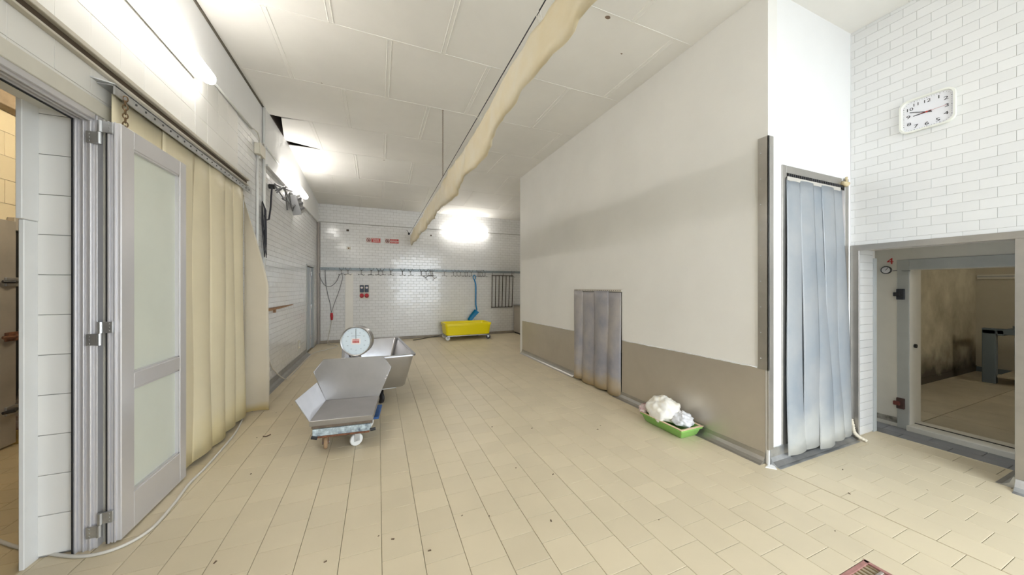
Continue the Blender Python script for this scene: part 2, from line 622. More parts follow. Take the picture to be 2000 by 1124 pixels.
# left wall ---------------------------------------------------------
G = XL - .003
DZ = 2.395
b = MB()
b.box(-1.67, -2.45, 0, G, 1.2, ZTOP)
b.box(-1.67, 1.2, DZ, G, 2.54, ZTOP)
b.box(-1.67, 2.54, 0, G, 8.16, ZTOP)
b.box(-1.67, 8.16, 1.90, G, 8.95, ZTOP)
b.box(-1.67, 8.95, 0, G, 9.75, ZTOP)
b.box(-1.62, 8.16, 0, -1.60, 8.95, 1.9)
wl = struct(b.build('wall_left', grout_fine, org=(0, 0, 0)), 'white tiled left wall')
ZU = 3.335
tile_field(wl, (G, 0, 0), (0, 1, 0), (0, 0, 1), .215, .215, 2.05, 2.475 - .215 * 20,
           [(FRONT_Y, 4.45, .0, ZU)], holes=[(1.1, 2.545, -1, 2.395)], gap=.0018, t=.003, chamfer=.0008, m=wall_tile_big, name='wall_tile', single=300,
           tilt=.0035, bond=0, stuff_name='wall_tiling')
tile_field(wl, (G, 0, 0), (0, 1, 0), (0, 0, 1), .153, .0755, .0, .0,
           [(4.45, YB, .10, 3.10), (4.45, 5.3, 3.10, ZU)], holes=[(8.13, 8.98, -1, 1.93)], gap=.0032, t=.003, m=wall_tile, single=0,
           tilt=.006, stuff_name='wall_tiling')
b = MB()
b.box(G, FRONT_Y, ZU, XL, 5.3, ZC + .005)
b.box(G, 5.3, 3.10, XL + .02, YB, ZC + .002)
b.build('plaster', plaster_white, wl)
b = MB()
b.box(XL - .002, FRONT_Y, ZC - .025, XL + .012, 5.45, ZC - .001)
b.build('dark_ceiling_joint', mat('dark_joint', (.16, .14, .11), rough=.9, var=.5, var_scale=8), wl)  # mottled dark strip along the top edge of the wall
# tiled reveal of the doorway: 20 cm tiles one above the other
b = MB()
for k in range(12):
    z0, z1 = .01 + k * .2125, min(.01 + (k + 1) * .2125, 2.39)
    if z1 - z0 < .02:
        continue
    MB().box(-1.665, 2.528, z0 + .0015, -1.512, 2.545, z1 - .0015, c=.0018).build('wall_tile', wall_tile_big, wl)
b = MB()
b.box(-1.675, 2.455, 0, -1.655, 2.53, 1.775, c=.003)
b.box(-1.675, 2.44, 1.777, -1.652, 2.53, 2.39, c=.003)
b.box(-1.72, 2.53, 0, -1.66, 2.56, 2.4)
struct(b.build('trim_1', white_paint), 'white painted post on the far side of the doorway')
b = MB()
b.box(-1.66, 1.2, 2.375, -1.5, 2.53, 2.393)
struct(b.build('trim_2', cream_panel), 'pale boarded soffit of the doorway')
# beige timber surround around the doorway
b = MB()
b.box(XL - .02, 1.2, 2.375, XL + .012, 2.615, 2.455, c=.003)
b.box(XL - .02, 2.555, 0, XL + .012, 2.615, 2.375, c=.003)
struct(b.build('trim_3', olive_paint), 'beige timber surround of the aluminium doorway')
# aluminium frame: jamb with grooves, head
b = MB()
for (x0, x1, y0) in ((-1.512, -1.500, 2.500), (-1.500, -1.478, 2.512), (-1.478, -1.470, 2.500), (-1.470, -1.452, 2.508), (-1.452, -1.442, 2.498), (-1.442, -1.425, 2.512)):
    b.box(x0, y0, 0, x1, 2.556, 2.375, c=.002)
for (x0, x1, z1) in ((-1.512, -1.500, 2.335), (-1.500, -1.478, 2.345), (-1.478, -1.470, 2.335), (-1.470, -1.452, 2.343), (-1.452, -1.442, 2.333), (-1.442, -1.425, 2.345)):
    b.box(x0, 1.2, z1, x1, 2.5, 2.378, c=.002)
df = struct(b.build('trim_4', alu), 'grooved aluminium door frame')
b = MB()
b.box(-1.5135, 2.494, 0, -1.508, 2.504, 2.34)
b.box(-1.5135, 1.2, 2.328, -1.508, 2.5, 2.337)
b.build('gasket', alu_dark, df)

# aluminium glazed door folded back against the wall
DX0, DX1, DY0, DY1, DB, DT = -1.388, -1.333, 2.515, 3.215, .012, 2.35
d1 = bpy.data.objects.new('door_1', None)
d1.location = (DX0, DY0, 0)
COL.objects.link(d1)
ORG['door_1'] = (DX0, DY0, 0)
struct(d1, 'aluminium door with two frosted panes standing open against the left wall')
d1['category'] = 'door'
MB().box(DX0, DY0 + .004, DB, DX1, DY0 + .11, DT, c=.004).build('stile', alu, d1)
MB().box(DX0, DY1 - .11, DB, DX1, DY1 - .028, DT, c=.004).build('stile', alu, d1)
for (z0, z1) in ((DB, .225), (.835, .925), (2.245, DT)):
    MB().box(DX0 + .002, DY0 + .11, z0, DX1 - .001, DY1 - .11, z1, c=.003).build('rail', alu, d1)
for (z0, z1) in ((.225, .835), (.925, 2.245)):
    p = MB().box(-1.366, DY0 + .108, z0 - .004, -1.358, DY1 - .108, z1 + .004).build('pane', frost, d1)
    g = MB()
    yb0, yb1 = DY0 + .11, DY1 - .11
    g.box(-1.358, yb0, z0, DX1 - .006, yb0 + .010, z1); g.box(-1.358, yb1 - .010, z0, DX1 - .006, yb1, z1)
    g.box(-1.358, yb0, z0, DX1 - .006, yb1, z0 + .010); g.box(-1.358, yb0, z1 - .010, DX1 - .006, yb1, z1)
    g.build('glazing_bead', alu, p)
b = MB()
b.box(DX0 - .002, DY1 - .028, DB + .02, DX1 - .012, DY1 - .002, DT - .005, c=.003)
b.build('edge_strip', alu, d1)
b = MB()
for (x0, x1, y0) in ((DX0 + .004, DX0 + .012, -.006), (DX0 + .018, DX0 + .024, -.003), (DX0 + .03, DX0 + .036, -.006)):
    b.box(x0, DY0 + y0, DB, x1, DY0 + .006, DT, c=.001)
b.build('hinge_groove', alu, d1)
MB().box(DX0 - .004, DY0 - .002, DB, DX0 + .003, DY0 + .006, DT).build('gasket', alu_dark, d1)
for z in (.135, 1.18, 2.28):
    b = MB()
    cx, cy = -1.405, 2.497
    b.tube([(cx, cy, z), (cx, cy, z + .062)], .011, 12)
    b.tube([(cx - .004, cy, z - .066), (cx - .004, cy, z - .002)], .011, 12)
    b.box(cx, cy - .003, z, cx + .05, cy + .009, z + .062, c=.002)
    b.box(cx - .055, cy - .004, z - .066, cx - .004, cy + .006, z - .002, c=.002)
    h = b.build('hinge', galv, d1, smooth=True, auto=30)
    s = MB()
    for k in range(3):
        s.lathe([(.005, 0), (.004, .003)], 8, M=Matrix.Translation((cx + .035, cy - .003, z + .012 + k * .019)) @ Matrix.Rotation(math.pi / 2, 4, 'X'))
        s.lathe([(.005, 0), (.004, .003)], 8, M=Matrix.Translation((cx - .042, cy - .004, z - .054 + k * .019)) @ Matrix.Rotation(math.pi / 2, 4, 'X'))
    s.build('screw', galv, h)

# far door in the left wall
b = MB()
b.box(-1.46, 8.13, 0, XL + .012, 8.165, 1.94, c=.003)
b.box(-1.46, 8.945, 0, XL + .012, 8.98, 1.94, c=.003)
b.box(-1.46, 8.165, 1.90, XL + .012, 8.945, 1.94, c=.003)
d2 = struct(b.build('door_2', grey_paint), 'narrow grey metal door in the far left wall')
d2['category'] = 'door'
dl = MB().box(-1.49, 8.19, .03, -1.445, 8.93, 1.89, c=.004).build('door_leaf', mat('door_blue_grey', (.42, .47, .53), rough=.45), d2)
for z in (.25, .95, 1.70):
    MB().tube([(-1.43, 8.66, z), (-1.43, 8.66, z + .09)], .018, 8).build('hinge', galv, d2)
MB().box(-1.447, 8.60, .05, -1.436, 8.66, 1.88, c=.003).build('edge_strip', alu, d2)
MB().box(-1.447, 8.20, .05, -1.440, 8.235, 1.88).build('gasket', alu_dark, d2)

b = MB()
b.prism([(XL - .005, .0), (XL + .09, .0), (XL + .045, .012), (XL + .016, .035), (XL + .008, .11), (XL - .005, .11)], 'y', 4.6, 8.12)
struct(b.build('baseboard_left', mat('grey_skirting', (.34, .33, .31), rough=.5, var=.2, var_scale=5)), 'grey coved skirting of the left wall')

# back wall ---------------------------------------------------------
b = MB()
b.box(-1.67, YB, 0, XA + .2, YB + .25, ZTOP)
wb = struct(b.build('wall_back', grout_fine, org=(0, 0, 0)), 'white tiled back wall')
tile_field(wb, (0, YB, 0), (1, 0, 0), (0, 0, 1), .153, .0755, .0, .02, [(XL, XA, .06, 3.58)], gap=.0032, t=.003, m=wall_tile, single=0,
           tilt=.007, stuff_name='wall_tiling')
b = MB()
b.box(XL, YB - .022, 3.095, XA, YB, 3.115, c=.003)
struct(b.build('trim_5', mat('grey_conduit_paint', (.45, .44, .42), rough=.5)), 'thin grey ledge strip high on the back wall')
b = MB()
b.box(XL + .02, YB - .03, .0, XA, YB - .002, .075, c=.008)
struct(b.build('baseboard_back', mat('brown_grey_skirting', (.36, .32, .27), rough=.6, var=.3, var_scale=6)), 'grey skirting of the back wall')
b = MB()
b.box(-.801, YB - .022, .06, -.609, YB - .004, 1.80, c=.003)
struct(b.build('trim_6', mat('cream_board', (.84, .81, .75), rough=.5, var=.05)), 'cream board fixed upright to the back wall')
b = MB()
b.box(XL + .005, YB - .055, .0, XL + .05, YB - .005, 3.09, c=.004)
b.box(XL + .055, YB - .02, .05, XL + .07, YB - .004, 3.09)
struct(b.build('trim_7', mat('corner_profile', (.42, .38, .36), rough=.5, var=.15)), 'grey upright corner profile of the back wall')

# partition (long cold-room wall), cross wall
b = MB()
b.box(XP, YX, 0, XP + .12, 3.345, ZTOP)
b.box(XP, 3.345, 1.40, XP + .12, 4.425, ZTOP)
b.box(XP, 4.425, 0, XP + .12, YP_END, ZTOP)
b.box(XP, YP_END, 0, XA + .2, YP_END + .12, ZTOP)
wp = struct(b.build('wall_partition', plaster, org=(0, 0, 0)), 'long off-white plastered partition wall')
b = MB()
b.box(XP + .12, YX, 0, 3.10, YX + .12, ZTOP)
b.box(3.10, YX, 2.43, 4.10, YX + .12, ZTOP)
b.box(4.10, YX, 0, XR, YX + .12, ZTOP)
wx = struct(b.build('wall_cross', plaster_white, org=(0, 0, 0)), 'white end wall with the tall strip-curtain doorway')
# inside of the cold room behind the partition
b = MB()
b.box(XP + .12, YP_END - .02, 0, 4.9, YP_END, 3.2)
b.box(4.9, 1.9, 0, 4.95, YP_END, 3.2)
b.box(XP + .12, YX + .12, 3.1, 4.95, YP_END, 3.2)
b.box(XP + .12, YX + .12, -.1, 4.95, YP_END, .0)
b.box(XN, 1.9, 0, 4.95, 1.95, 3.2)
struct(b.build('wall_cold_store', dirty_back, org=(0, 0, 0)), 'dull inside of the cold store behind the curtains')
# alcove
b = MB()
b.box(XA, YP_END, 0, XA + .2, YB, ZTOP)
wa = struct(b.build('wall_alcove', plaster, org=(0, 0, 0)), 'short wall of the far right corner')

# dado panels of brushed steel on the partition: top edge follows the worn line
zt = lambda y: .765 - (y - 1.66) * .0125
for (ya, yb_) in ((1.66, 3.335), (4.44, YP_END)):
    b = MB()
    b.add([(XP - .006, ya, .0), (XP - .006, yb_, .0), (XP - .006, yb_, zt(yb_)), (XP - .006, ya, zt(ya)),
           (XP + .001, ya, .0), (XP + .001, yb_, .0), (XP + .001, yb_, zt(yb_)), (XP + .001, ya, zt(ya))],
          [(0, 1, 2, 3), (7, 6, 5, 4), (3, 2, 6, 7), (0, 3, 7, 4), (1, 5, 6, 2)])
    b.build('steel_dado', steel, wp)
# sealing bead of paint along the top of the dado
for (ya, yb_) in ((1.72, 3.33), (4.45, YP_END)):
    n = 40
    pts = [(XP - .004, ya + (yb_ - ya) * i / n, zt(ya + (yb_ - ya) * i / n) + .004 + random.uniform(-.002, .003)) for i in range(n + 1)]
    MB().tube(pts, [.004 + random.uniform(0, .004) for _ in pts], 5).build('sealant_bead', plaster_white, wp, smooth=True)
b = MB()
cove = [(XP, 0), (XP - .075, 0), (XP - .05, .006), (XP - .028, .022), (XP - .013, .05), (XP - .009, .085), (XP, .085)]
b.prism(cove, 'y', 1.66, 3.45)
struct(b.build('baseboard_partition', steel_trim, smooth=False), 'coved steel skirting of the partition near the tray')
b = MB()
b.prism(cove, 'y', 4.42, YP_END)
struct(b.build('baseboard_partition.001', steel_trim), 'coved steel skirting of the far partition')
# corner guard of the partition edge
b = MB()
b.box(XP - .012, YX - .012, .76, XP - .001, 1.712, 2.655, c=.001)
b.box(XP - .012, YX - .012, .12, XP + .052, YX - .001, 2.655, c=.001)
cg = struct(b.build('trim_8', steel_trim), 'steel angle guarding the partition corner')
s = MB()
for k in range(9):
    s.lathe([(.005, 0), (.003, .003)], 8, M=Matrix.Translation((XP - .012, 1.69, .85 + k * .21)) @ Matrix.Rotation(-math.pi / 2, 4, 'Y'))
s.build('rivet', galv, cg)
# white mortar edge at the corner foot, steel skirting of cross wall
b = MB()
b.prism([(XP - .012, YX - .012), (XP - .07, YX - .02), (XP - .02, YX - .075), (XP + .03, YX - .02)], 'z', 0, .006)
b.box(XP - .014, YX - .014, 0, XP - .002, YX - .002, .12)
struct(b.build('trim_9', plaster_white), 'white sealed foot of the partition corner')
b = MB()
prof = [(YX, 0), (YX - .085, 0), (YX - .06, .006), (YX - .03, .03), (YX - .014, .06), (YX - .01, .13), (YX, .13)]
b.prism([(p[0], p[1]) for p in prof], 'x', XP + .012, 3.16)
b.prism([(YX, 0), (YX - .085, 0), (YX - .06, .006), (YX - .03, .025), (YX + .02, .03), (YX + .02, 0)], 'x', 3.16, 4.13)
struct(b.build('baseboard_cross', galv), 'coved steel skirting under the tall strip curtain')
# steel frame of the tall curtain doorway
b = MB()
b.box(3.085, YX - .010, .13, 3.142, YX + .02, 2.447, c=.002)
b.box(3.142, YX - .010, 2.385, 3.99, YX + .02, 2.447, c=.002)
b.box(4.045, YX - .010, .09, 4.112, YX + .02, 2.455, c=.002)
fr_ = struct(b.build('trim_10', steel_trim), 'steel frame of the tall curtain doorway')
b = MB()
b.tube([(3.97, YX - .02, 2.40), (4.01, YX - .035, 2.385), (4.05, YX - .03, 2.40)], [.016, .024, .016], 8)
b.tube([(4.03, YX - .025, 2.40), (4.035, YX - .025, 2.46)], .010, 6)
b.build('foam_blob', mat('foam', (.70, .58, .36), rough=.8, var=.3, var_scale=30), fr_, smooth=True)

# right wall --------------------------------------------------------
GR = XR + .003
OY0, OY1, OZ = .77, 1.62, 1.80
b = MB()
b.box(GR, -2.45, 0, XN, OY0 + .0, ZTOP)
b.box(GR, OY0, OZ, XN, YX, ZTOP)
b.box(GR, OY1 + .008, 0, XN, 1.9, 2.6)
b.box(XN, -2.45, 2.5, XI, 1.9, ZTOP)
wr = struct(b.build('wall_right', grout_wall, org=(0, 0, 0)), 'white brick-tiled right wall')
tile_field(wr, (GR, 0, 0), (0, -1, 0), (0, 0, 1), .1535, .0755, -1.46, 1.938 - .0755 * 30,
           [(-YX, -FRONT_Y, 0, ZC)], holes=[(-OY1 - .03, -OY0, -1, OZ)], gap=.0016, t=.003, chamfer=.0007, m=wall_tile, name='wall_tile', single=300,
           tilt=.004, stuff_name='wall_tiling')
b = MB()
for k in range(24):
    z0, z1 = .012 + k * .0755, min(.012 + (k + 1) * .0755, OZ)
    if z1 - z0 > .015:
        MB().box(XR + .005, OY1, z0 + .0013, XN - .06, OY1 + .01, z1 - .0013, c=.0015).build('wall_tile', wall_tile, wr)
b.box(XN - .058, OY1 - .006, .0, XN + .004, OY1 + .012, 1.72, c=.002)
struct(b.build('trim_11', grey_paint), 'grey corner strip at the end of the tiled reveal')
# steel trim around the opening
b = MB()
b.box(XR - .014, OY0 - .08, 1.775, XR + .002, YX - .004, 1.828, c=.002)
b.box(XR - .014, 1.578, .0, XR + .002, YX - .004, 1.775, c=.002)
b.box(XR - .014, OY0 - .08, .0, XR + .002, OY0 + .004, 1.775, c=.002)
b.box(XR - .002, OY0 - .02, 0, XN, OY0 + .004, 1.795)
struct(b.build('trim_12', steel_trim), 'steel surround of the low opening in the right wall')
MB_ = MB()
MB_.box(XR + .004, 1.594, .0, XR + .022, 1.622, 1.775)
struct(MB_.build('trim_13', mat('dark_channel', (.10, .10, .095), rough=.6)), 'dark guide channel beside the tiled reveal')
b = MB()
b.prism([(OY0 + .002, 0), (OY0 + .09, 0), (OY0 + .06, .008), (OY0 + .03, .03), (OY0 + .014, .08), (OY0 + .002, .08)], 'x', XR + .01, XN)
b.prism([(XR - .012, 0), (XR - .10, 0), (XR - .07, .008), (XR - .04, .03), (XR - .02, .08), (XR - .012, .08)], 'y', .2, OY0)
struct(b.build('baseboard_right', galv), 'coved steel skirting at the foot of the right wall')

# passage floor, inner wall with the cold-room door frame
b = MB()
b.box(XN + .0, -1.2, -.12, XI, 3.2, -.028)
fp = struct(b.build('floor_passage', mat('dark_grout', (.12, .11, .10), rough=.9), org=(0, 0, 0)), 'sunken dark grey tiled strip before the cold room')
tile_field(fp, (0, 0, -.028), (0, 1, 0), (-1, 0, 0), .30, .205, 1.05, -XI, [(-1.2, 1.9, -XI, -XN)], gap=.005, m=grey_tile,
           name='floor_tile', single=60, tilt=.002, stuff_name='floor_tiling')
b = MB()
b.box(XI, 1.52, -.1, XI + .25, 1.92, 2.6)
b.box(XI, .55, 1.61, XI + .25, 1.52, 2.6)
b.box(XI, -1.2, -.1, XI + .25, .55, 2.6)
wi = struct(b.build('wall_inner', cream_panel, org=(0, 0, 0)), 'cream insulated panel wall of the cold room')
b = MB()
b.box(XI - .012, 1.522, -.03, XI, 1.605, 1.715, c=.003)
b.box(XI - .012, .46, 1.612, XI, 1.522, 1.715, c=.003)
b.box(XI - .012, .46, -.03, XI, .545, 1.612, c=.003)
d3 = struct(b.build('door_3', grey_paint), 'grey cold-room door frame behind the low opening')
d3['category'] = 'door frame'
b = MB()
b.box(XI - .05, .45, -.03, XI + .25, 1.53, .03, c=.004)
b.build('threshold', cream_panel, d3)
MB().box(XI + .10, .55, .03, XI + .12, 1.52, .034).build('threshold_groove', alu_dark, d3)
for z in (1.36, .235):
    h = MB().box(XI - .035, 1.548, z - .055, XI - .012, 1.605, z + .055, c=.004).build('latch', mat('latch_black', (.03, .035, .045), rough=.5) if z > 1 else mat('latch_rusty', (.07, .035, .03), rough=.6), d3)
    MB().box(XI - .055, 1.575, z - .02, XI - .03, 1.622, z + .02, c=.004).build('latch_keeper', mat('latch_red', (.16, .04, .03), rough=.6) if z < 1 else black_pl, h)
MB().tube([(XI + .09, 1.515, .83), (XI + .09, 1.50, .83)], .02, 10).build('bolt_plate', black_pl, d3)
# torn skirting strip
b = MB()
b.box(XI - .01, 1.60, .02, XI - .001, 1.9, .075, c=.002)
struct(b.build('baseboard_inner', mat('torn_strip', (.40, .38, .33), rough=.8, var=.6, var_scale=16, col2=(.06, .055, .05))), 'torn dirty strip at the foot of the cream panel')

# cold room beyond
b = MB()
b.box(XI + .25, 2.14, 0, 9.6, 2.26, 2.6)
b.box(XI + .25, 2.14 - .012, 0, 9.5, 2.14, .09)
wc = struct(b.build('wall_cold_side', dirty_wall, org=(0, 0, 0)), 'stained side wall inside the cold room')
b = MB()
b.box(9.5, -1.2, 0, 9.7, 2.2, 2.6)
b.box(XI + .25, -1.3, 0, 9.6, -1.2, 2.6)
b.box(XI + .25, -1.3, 2.5, 9.7, 2.26, 2.6)
struct(b.build('wall_cold_back', dirty_back, org=(0, 0, 0)), 'plain end wall inside the cold room')
b = MB()
b.box(9.47, -1.2, 0, 9.5, 2.14, .08)
struct(b.build('baseboard_cold', blue_grey), 'dark skirting in the cold room')
b = MB()
b.box(XI + .12, -1.2, -.12, 9.6, 2.2, -.006)
fc = struct(b.build('floor_cold', mat('dark_grout2', (.16, .12, .07), rough=.9), org=(0, 0, 0)), 'tiled floor of the cold room')
tile_field(fc, (0, 0, -.006), (0, 1, 0), (-1, 0, 0), .62, .62, .30, -5.82, [(-1.2, 2.14, -9.5, -XI - .25)], gap=.008, t=.006, m=cold_tile,
           name='floor_tile', single=80, tilt=.001, bond=0, stuff_name='floor_tiling')

# wall behind the camera with the big loading door
b = MB()
b.box(-1.67, FRONT_Y - .25, 0, DOOR_X0, FRONT_Y, ZTOP)
b.box(DOOR_X0, FRONT_Y - .25, DOOR_Z1, DOOR_X1, FRONT_Y, ZTOP)
b.box(DOOR_X1, FRONT_Y - .25, 0, 4.7, FRONT_Y, ZTOP)
struct(b.build('wall_front', plaster_white, org=(0, 0, 0)), 'wall behind the viewer with the loading door')
b = MB()
b.box(-14, -20, -.2, 18, FRONT_Y - .25, -.05)
struct(b.build('ground_outside', outside_m, org=(0, -10, -.05)), 'paving outside the loading door')

# neighbouring room seen through the left doorway
b = MB()
b.box(-3.3, .2, 0, -3.123, 6.2, 3.6)
b.box(-3.3, 6.2, 0, -1.67, 6.4, 3.6)
b.box(-3.3, 0, 0, -1.67, .2, 3.6)
wn = struct(b.build('wall_neighbour', grout_wall, org=(0, 0, 0)), 'tiled wall of the neighbouring room')
warm_tile = mat('warm_wall_tile', (.78, .68, .48), rough=.3, tile_var=.06)
tile_field(wn, (-3.123, 0, 0), (0, 1, 0), (0, 0, 1), .30, .215, 4.45, 2.19 - .215 * 12, [(3.2, 6.2, 0, 3.02)], gap=.004, m=warm_tile,
           name='wall_tile', single=40, tilt=.003, stuff_name='wall_tiling')
b = MB()
b.box(-3.3, 0, -.12, -1.66, 6.4, -.008)
fn = struct(b.build('floor_neighbour', grout_floor, org=(0, 0, 0)), 'floor of the neighbouring room')
tile_field(fn, (0, 0, -.008), (0, 1, 0), (-1, 0, 0), .207, .207, 1.926, -.017, [(1.0, 6.2, 1.67, 3.115)], gap=.0034,
           m=mat('floor_tile_warm', (.62, .50, .30), rough=.4, tile_var=.07, var=.12, var_scale=2), name='floor_tile', single=80, tilt=.001, stuff_name='floor_tiling')
b = MB()
b.box(-3.3, 0, 3.5, -1.67, 6.4, 3.6)
cn = struct(b.build('ceiling_neighbour', beam_m, org=(0, 0, 3.5)), 'dark timber roof of the neighbouring room')
for k in range(6):
    MB().box(-3.12, 1.0 + k * .85, 3.2, -1.67, 1.12 + k * .85, 3.5, c=.006).build('roof_beam', beam_m, cn)
MB().box(-3.12, .2, 3.02, -3.0, 6.2, 3.2, c=.005).build('roof_beam', mat('pale_timber', (.36, .28, .19), rough=.8, var=.3, var_scale=10), cn)
# ================================================================== THINGS
# ------------------------------------------------------------------ tube lamps


def tube_lamp(p, d, length, label, group='closed tube lamps on the walls'):
    """p = start, d = unit direction; back towards 'n' (wall side)"""
    t = thing('tube_lamp', label, 'lamp', p, 0, group)
    p = Vector(p); d = Vector(d)
    n = Vector((0, 0, 0))
    r = .052
    pts, rad = [], []
    for (s, k) in ((0, .35), (.02, .7), (.05, .95), (.09, 1)):
        pts.append(p + d * s); rad.append(r * k)
    for (s, k) in ((.09, 1), (.05, .95), (.02, .7), (0, .35)):
        pts.append(p + d * (length - s)); rad.append(r * k)
    MB().tube(pts, rad, 16).build('diffuser', diffuser, t, smooth=True)
    side = Vector((-1, 0, 0)) if abs(d.y) > .5 else Vector((0, 1, 0))
    c0, c1 = p + d * .05 + side * .04, p + d * (length - .05) + side * .085
    b = MB()
    b.box(min(c0.x, c1.x) if abs(d.y) > .5 else c0.x, c0.y, c0.z - .04, max(c0.x, c1.x) if abs(d.y) > .5 else c1.x, c1.y, c0.z + .04, c=.008)
    b.build('housing', lamp_white, t)
    return t


tube_lamp((-1.335, 2.02, 3.215), (0, 1, 0), 1.575, 'long lit tube lamp high on the left wall above the glazed door')
tube_lamp((-1.335, 6.05, 3.225), (0, 1, 0), 1.50, 'lit tube lamp on the left wall above the dangling grey unit')
tube_lamp((-1.335, -2.0, 3.215), (0, 1, 0), 1.575, 'unseen tube lamp added on the left wall behind the viewer')  # extra lamp out of view, added for more even light
tube_lamp((1.76, 9.38, 3.085), (1, 0, 0), 1.28, 'lit tube lamp on the back wall above the hook rail')
t = tube_lamp((-1.765, 3.4, 3.06), (0, 1, 0), 1.3, 'unseen tube lamp added to light the neighbouring room')  # added out of view to brighten the neighbouring room
t.children[1].location = (.125, 0, 0)
t.children[0].data.materials[0] = mat('added_diffuser_warm', (1.0, .88, .66), rough=.4, emit=36.0)
t = tube_lamp((7.2, -1.10, 2.30), (1, 0, 0), 1.2, 'unseen tube lamp added to brighten the cold room')  # invented lamp, out of view, lifts the cold room
t.children[0].data.materials[0] = mat('added_diffuser_cold', (1.0, .93, .78), rough=.4, emit=24.0)
t.children[1].location = (0, -.13, 0)

# ------------------------------------------------------------------ left wall: track, curtain rail, strips
b = MB()
b.box(XL, 2.0, 2.672, XL + .035, 4.68, 2.70, c=.003)
b.box(XL, 2.0, 2.616, XL + .03, 4.68, 2.630, c=.002)
o = b.build('sliding_track', mat('track_beige', (.50, .46, .38), rough=.5))
tag(o, 'long beige sliding-door track on the left wall above the cream curtain', 'track')
MB().box(XL, 2.0, 2.630, XL + .012, 4.68, 2.671).build('track_slot', mat('track_dark', (.08, .055, .035), rough=.8), o)

cur = thing('strip_curtain', 'cream plastic strip curtain on a steel rail beside the glazed door', 'strip curtain', (-1.39, 3.5, 0))
b = MB()
b.box(-1.362, 2.51, 2.505, -1.354, 4.60, 2.558, c=.001)
b.box(-1.425, 2.51, 2.551, -1.354, 4.60, 2.559)
rail = b.build('curtain_rail', galv, cur)
s = MB()
for k in range(22):
    y = 2.68 + k * .088
    s.lathe([(.007, 0), (.007, .004)], 8, M=Matrix.Translation((-1.354, y, 2.532)) @ Matrix.Rotation(math.pi / 2, 4, 'Y'))
s.build('rail_bolt', mat('bolt_dark', (.10, .10, .10), rough=.5, metal=.6), rail)['kind'] = 'stuff'
MB().prism([(-1.354, 2.51), (-1.43, 2.47), (-1.43, 2.51), (-1.40, 2.54), (-1.354, 2.53)], 'z', 2.56, 2.566).build('end_bracket', galv, rail)


def strip(y0, y1, x, bot, bow, name='strip', m=cream_pvc, top=2.52, ph=0.0, lean=0.0):
    def f(u, v):
        y = y0 + (y1 - y0) * u
        k = (1 - v)
        amp = bow * (.25 + .75 * k ** .8)
        xx = x + amp * math.sin(math.pi * u) - .006 * math.cos(7 * v + ph) * k
        return (xx + lean * k, y + .012 * math.sin(3 * v + ph) * k, bot + (top - bot) * v + (.012 * math.sin(math.pi * u) * k))
    o = MB().grid(10, 14, f).build(name, m, cur, smooth=True)
    return thicken(o, .004)


ys = [2.575, 3.02, 3.38, 3.68, 3.95, 4.18, 4.40]
for k in range(6):
    strip(ys[k] - .03, ys[k + 1] + .03, -1.385 + (.008 if k % 2 else 0), .015 + .01 * (k % 3), .055 if k > 1 else .006, ph=k * 1.7)


def sheet_f(u, v):
    z = .02 + 2.45 * v
    if z > 1.44:
        xr = -1.165 - .235 * ((z - 1.44) / 1.02) ** 1.15
    else:
        xr = -1.165 + .004 * math.sin(z * 4)
    xl = -1.40
    x = xl + (xr - xl) * u
    return (x, 4.515 + .035 * math.sin(2.2 * v + 1.2 * u) - .02 * u, z + (.012 * math.sin(3 * u) if v == 0 else 0))


sh = MB().grid(8, 24, sheet_f).build('twisted_strip', sheet_pvc, cur, smooth=True)
thicken(sh, .003)
sh['label'] = 'last hazy strip twisted edge-on away from the wall'


def chain(name, top, n, label, link=.022, m=chain_m):
    t = thing(name, label, 'chain', (top[0], top[1], top[2] - n * link * .72))
    me = None
    for k in range(n):
        z = top[2] - k * link * .72
        a = math.pi / 2 * (k % 2) + .3
        pts = []
        for q in range(10):
            th = 2 * math.pi * q / 10
            pts.append((math.cos(a) * math.cos(th) * link * .30, math.sin(a) * math.cos(th) * link * .30, math.sin(th) * link * .48))
        if me is None or True:
            bb = MB().tube(pts, link * .095, 5, closed=True, M=Matrix.Translation((top[0], top[1], z)))
            bb.build('link', m, t, smooth=True)
    return t


chain('hanging_chain', (-1.346, 2.575, 2.515), 10, 'short rusty chain hanging from the cream curtain rail', link=.034)

# ------------------------------------------------------------------ wire, long sheet, ceiling chain
o = MB().tube([(.816, -2.19, 2.955), (.816, 3.5, 2.945), (.816, 9.49, 2.95)], .004, 6).build('support_wire', cable_b)
tag(o, 'dark wire stretched below the ceiling along the room', 'wire')


def sleeve_f(u, v):
    y = -1.6 + 11.05 * u
    sag = .028 * abs(math.sin(y * 1.45 + .4))
    n1 = noise.noise((y * 1.3, 3.1, 0))
    n2 = noise.noise((y * 3.1, 8.7, 0))
    top = 2.935 - sag - .02
    saw = (y * .78) % 1.0
    bot = 2.58 + .028 * n1 + .02 * n2 + .03 * saw ** 3 + .008 * noise.noise((y * 14, 1, 1)) + .07 * max(0, min(1, (3.2 - y) / 1.4))
    z = bot + (top - bot) * v
    x = .83 + (.05 * noise.noise((y * 1.6, z * 2.0, 1.2)) + .025 * noise.noise((y * 5, z * 3, 4.2))) * (1.1 - v * .7)
    x += .012 * (1 - v) * math.sin(y * 2.1) + .012 * noise.noise((y * 9, z * 6, 2.2))
    if v < .12:
        x += .03 * (1 - v / .12)
    return (x, y, z)


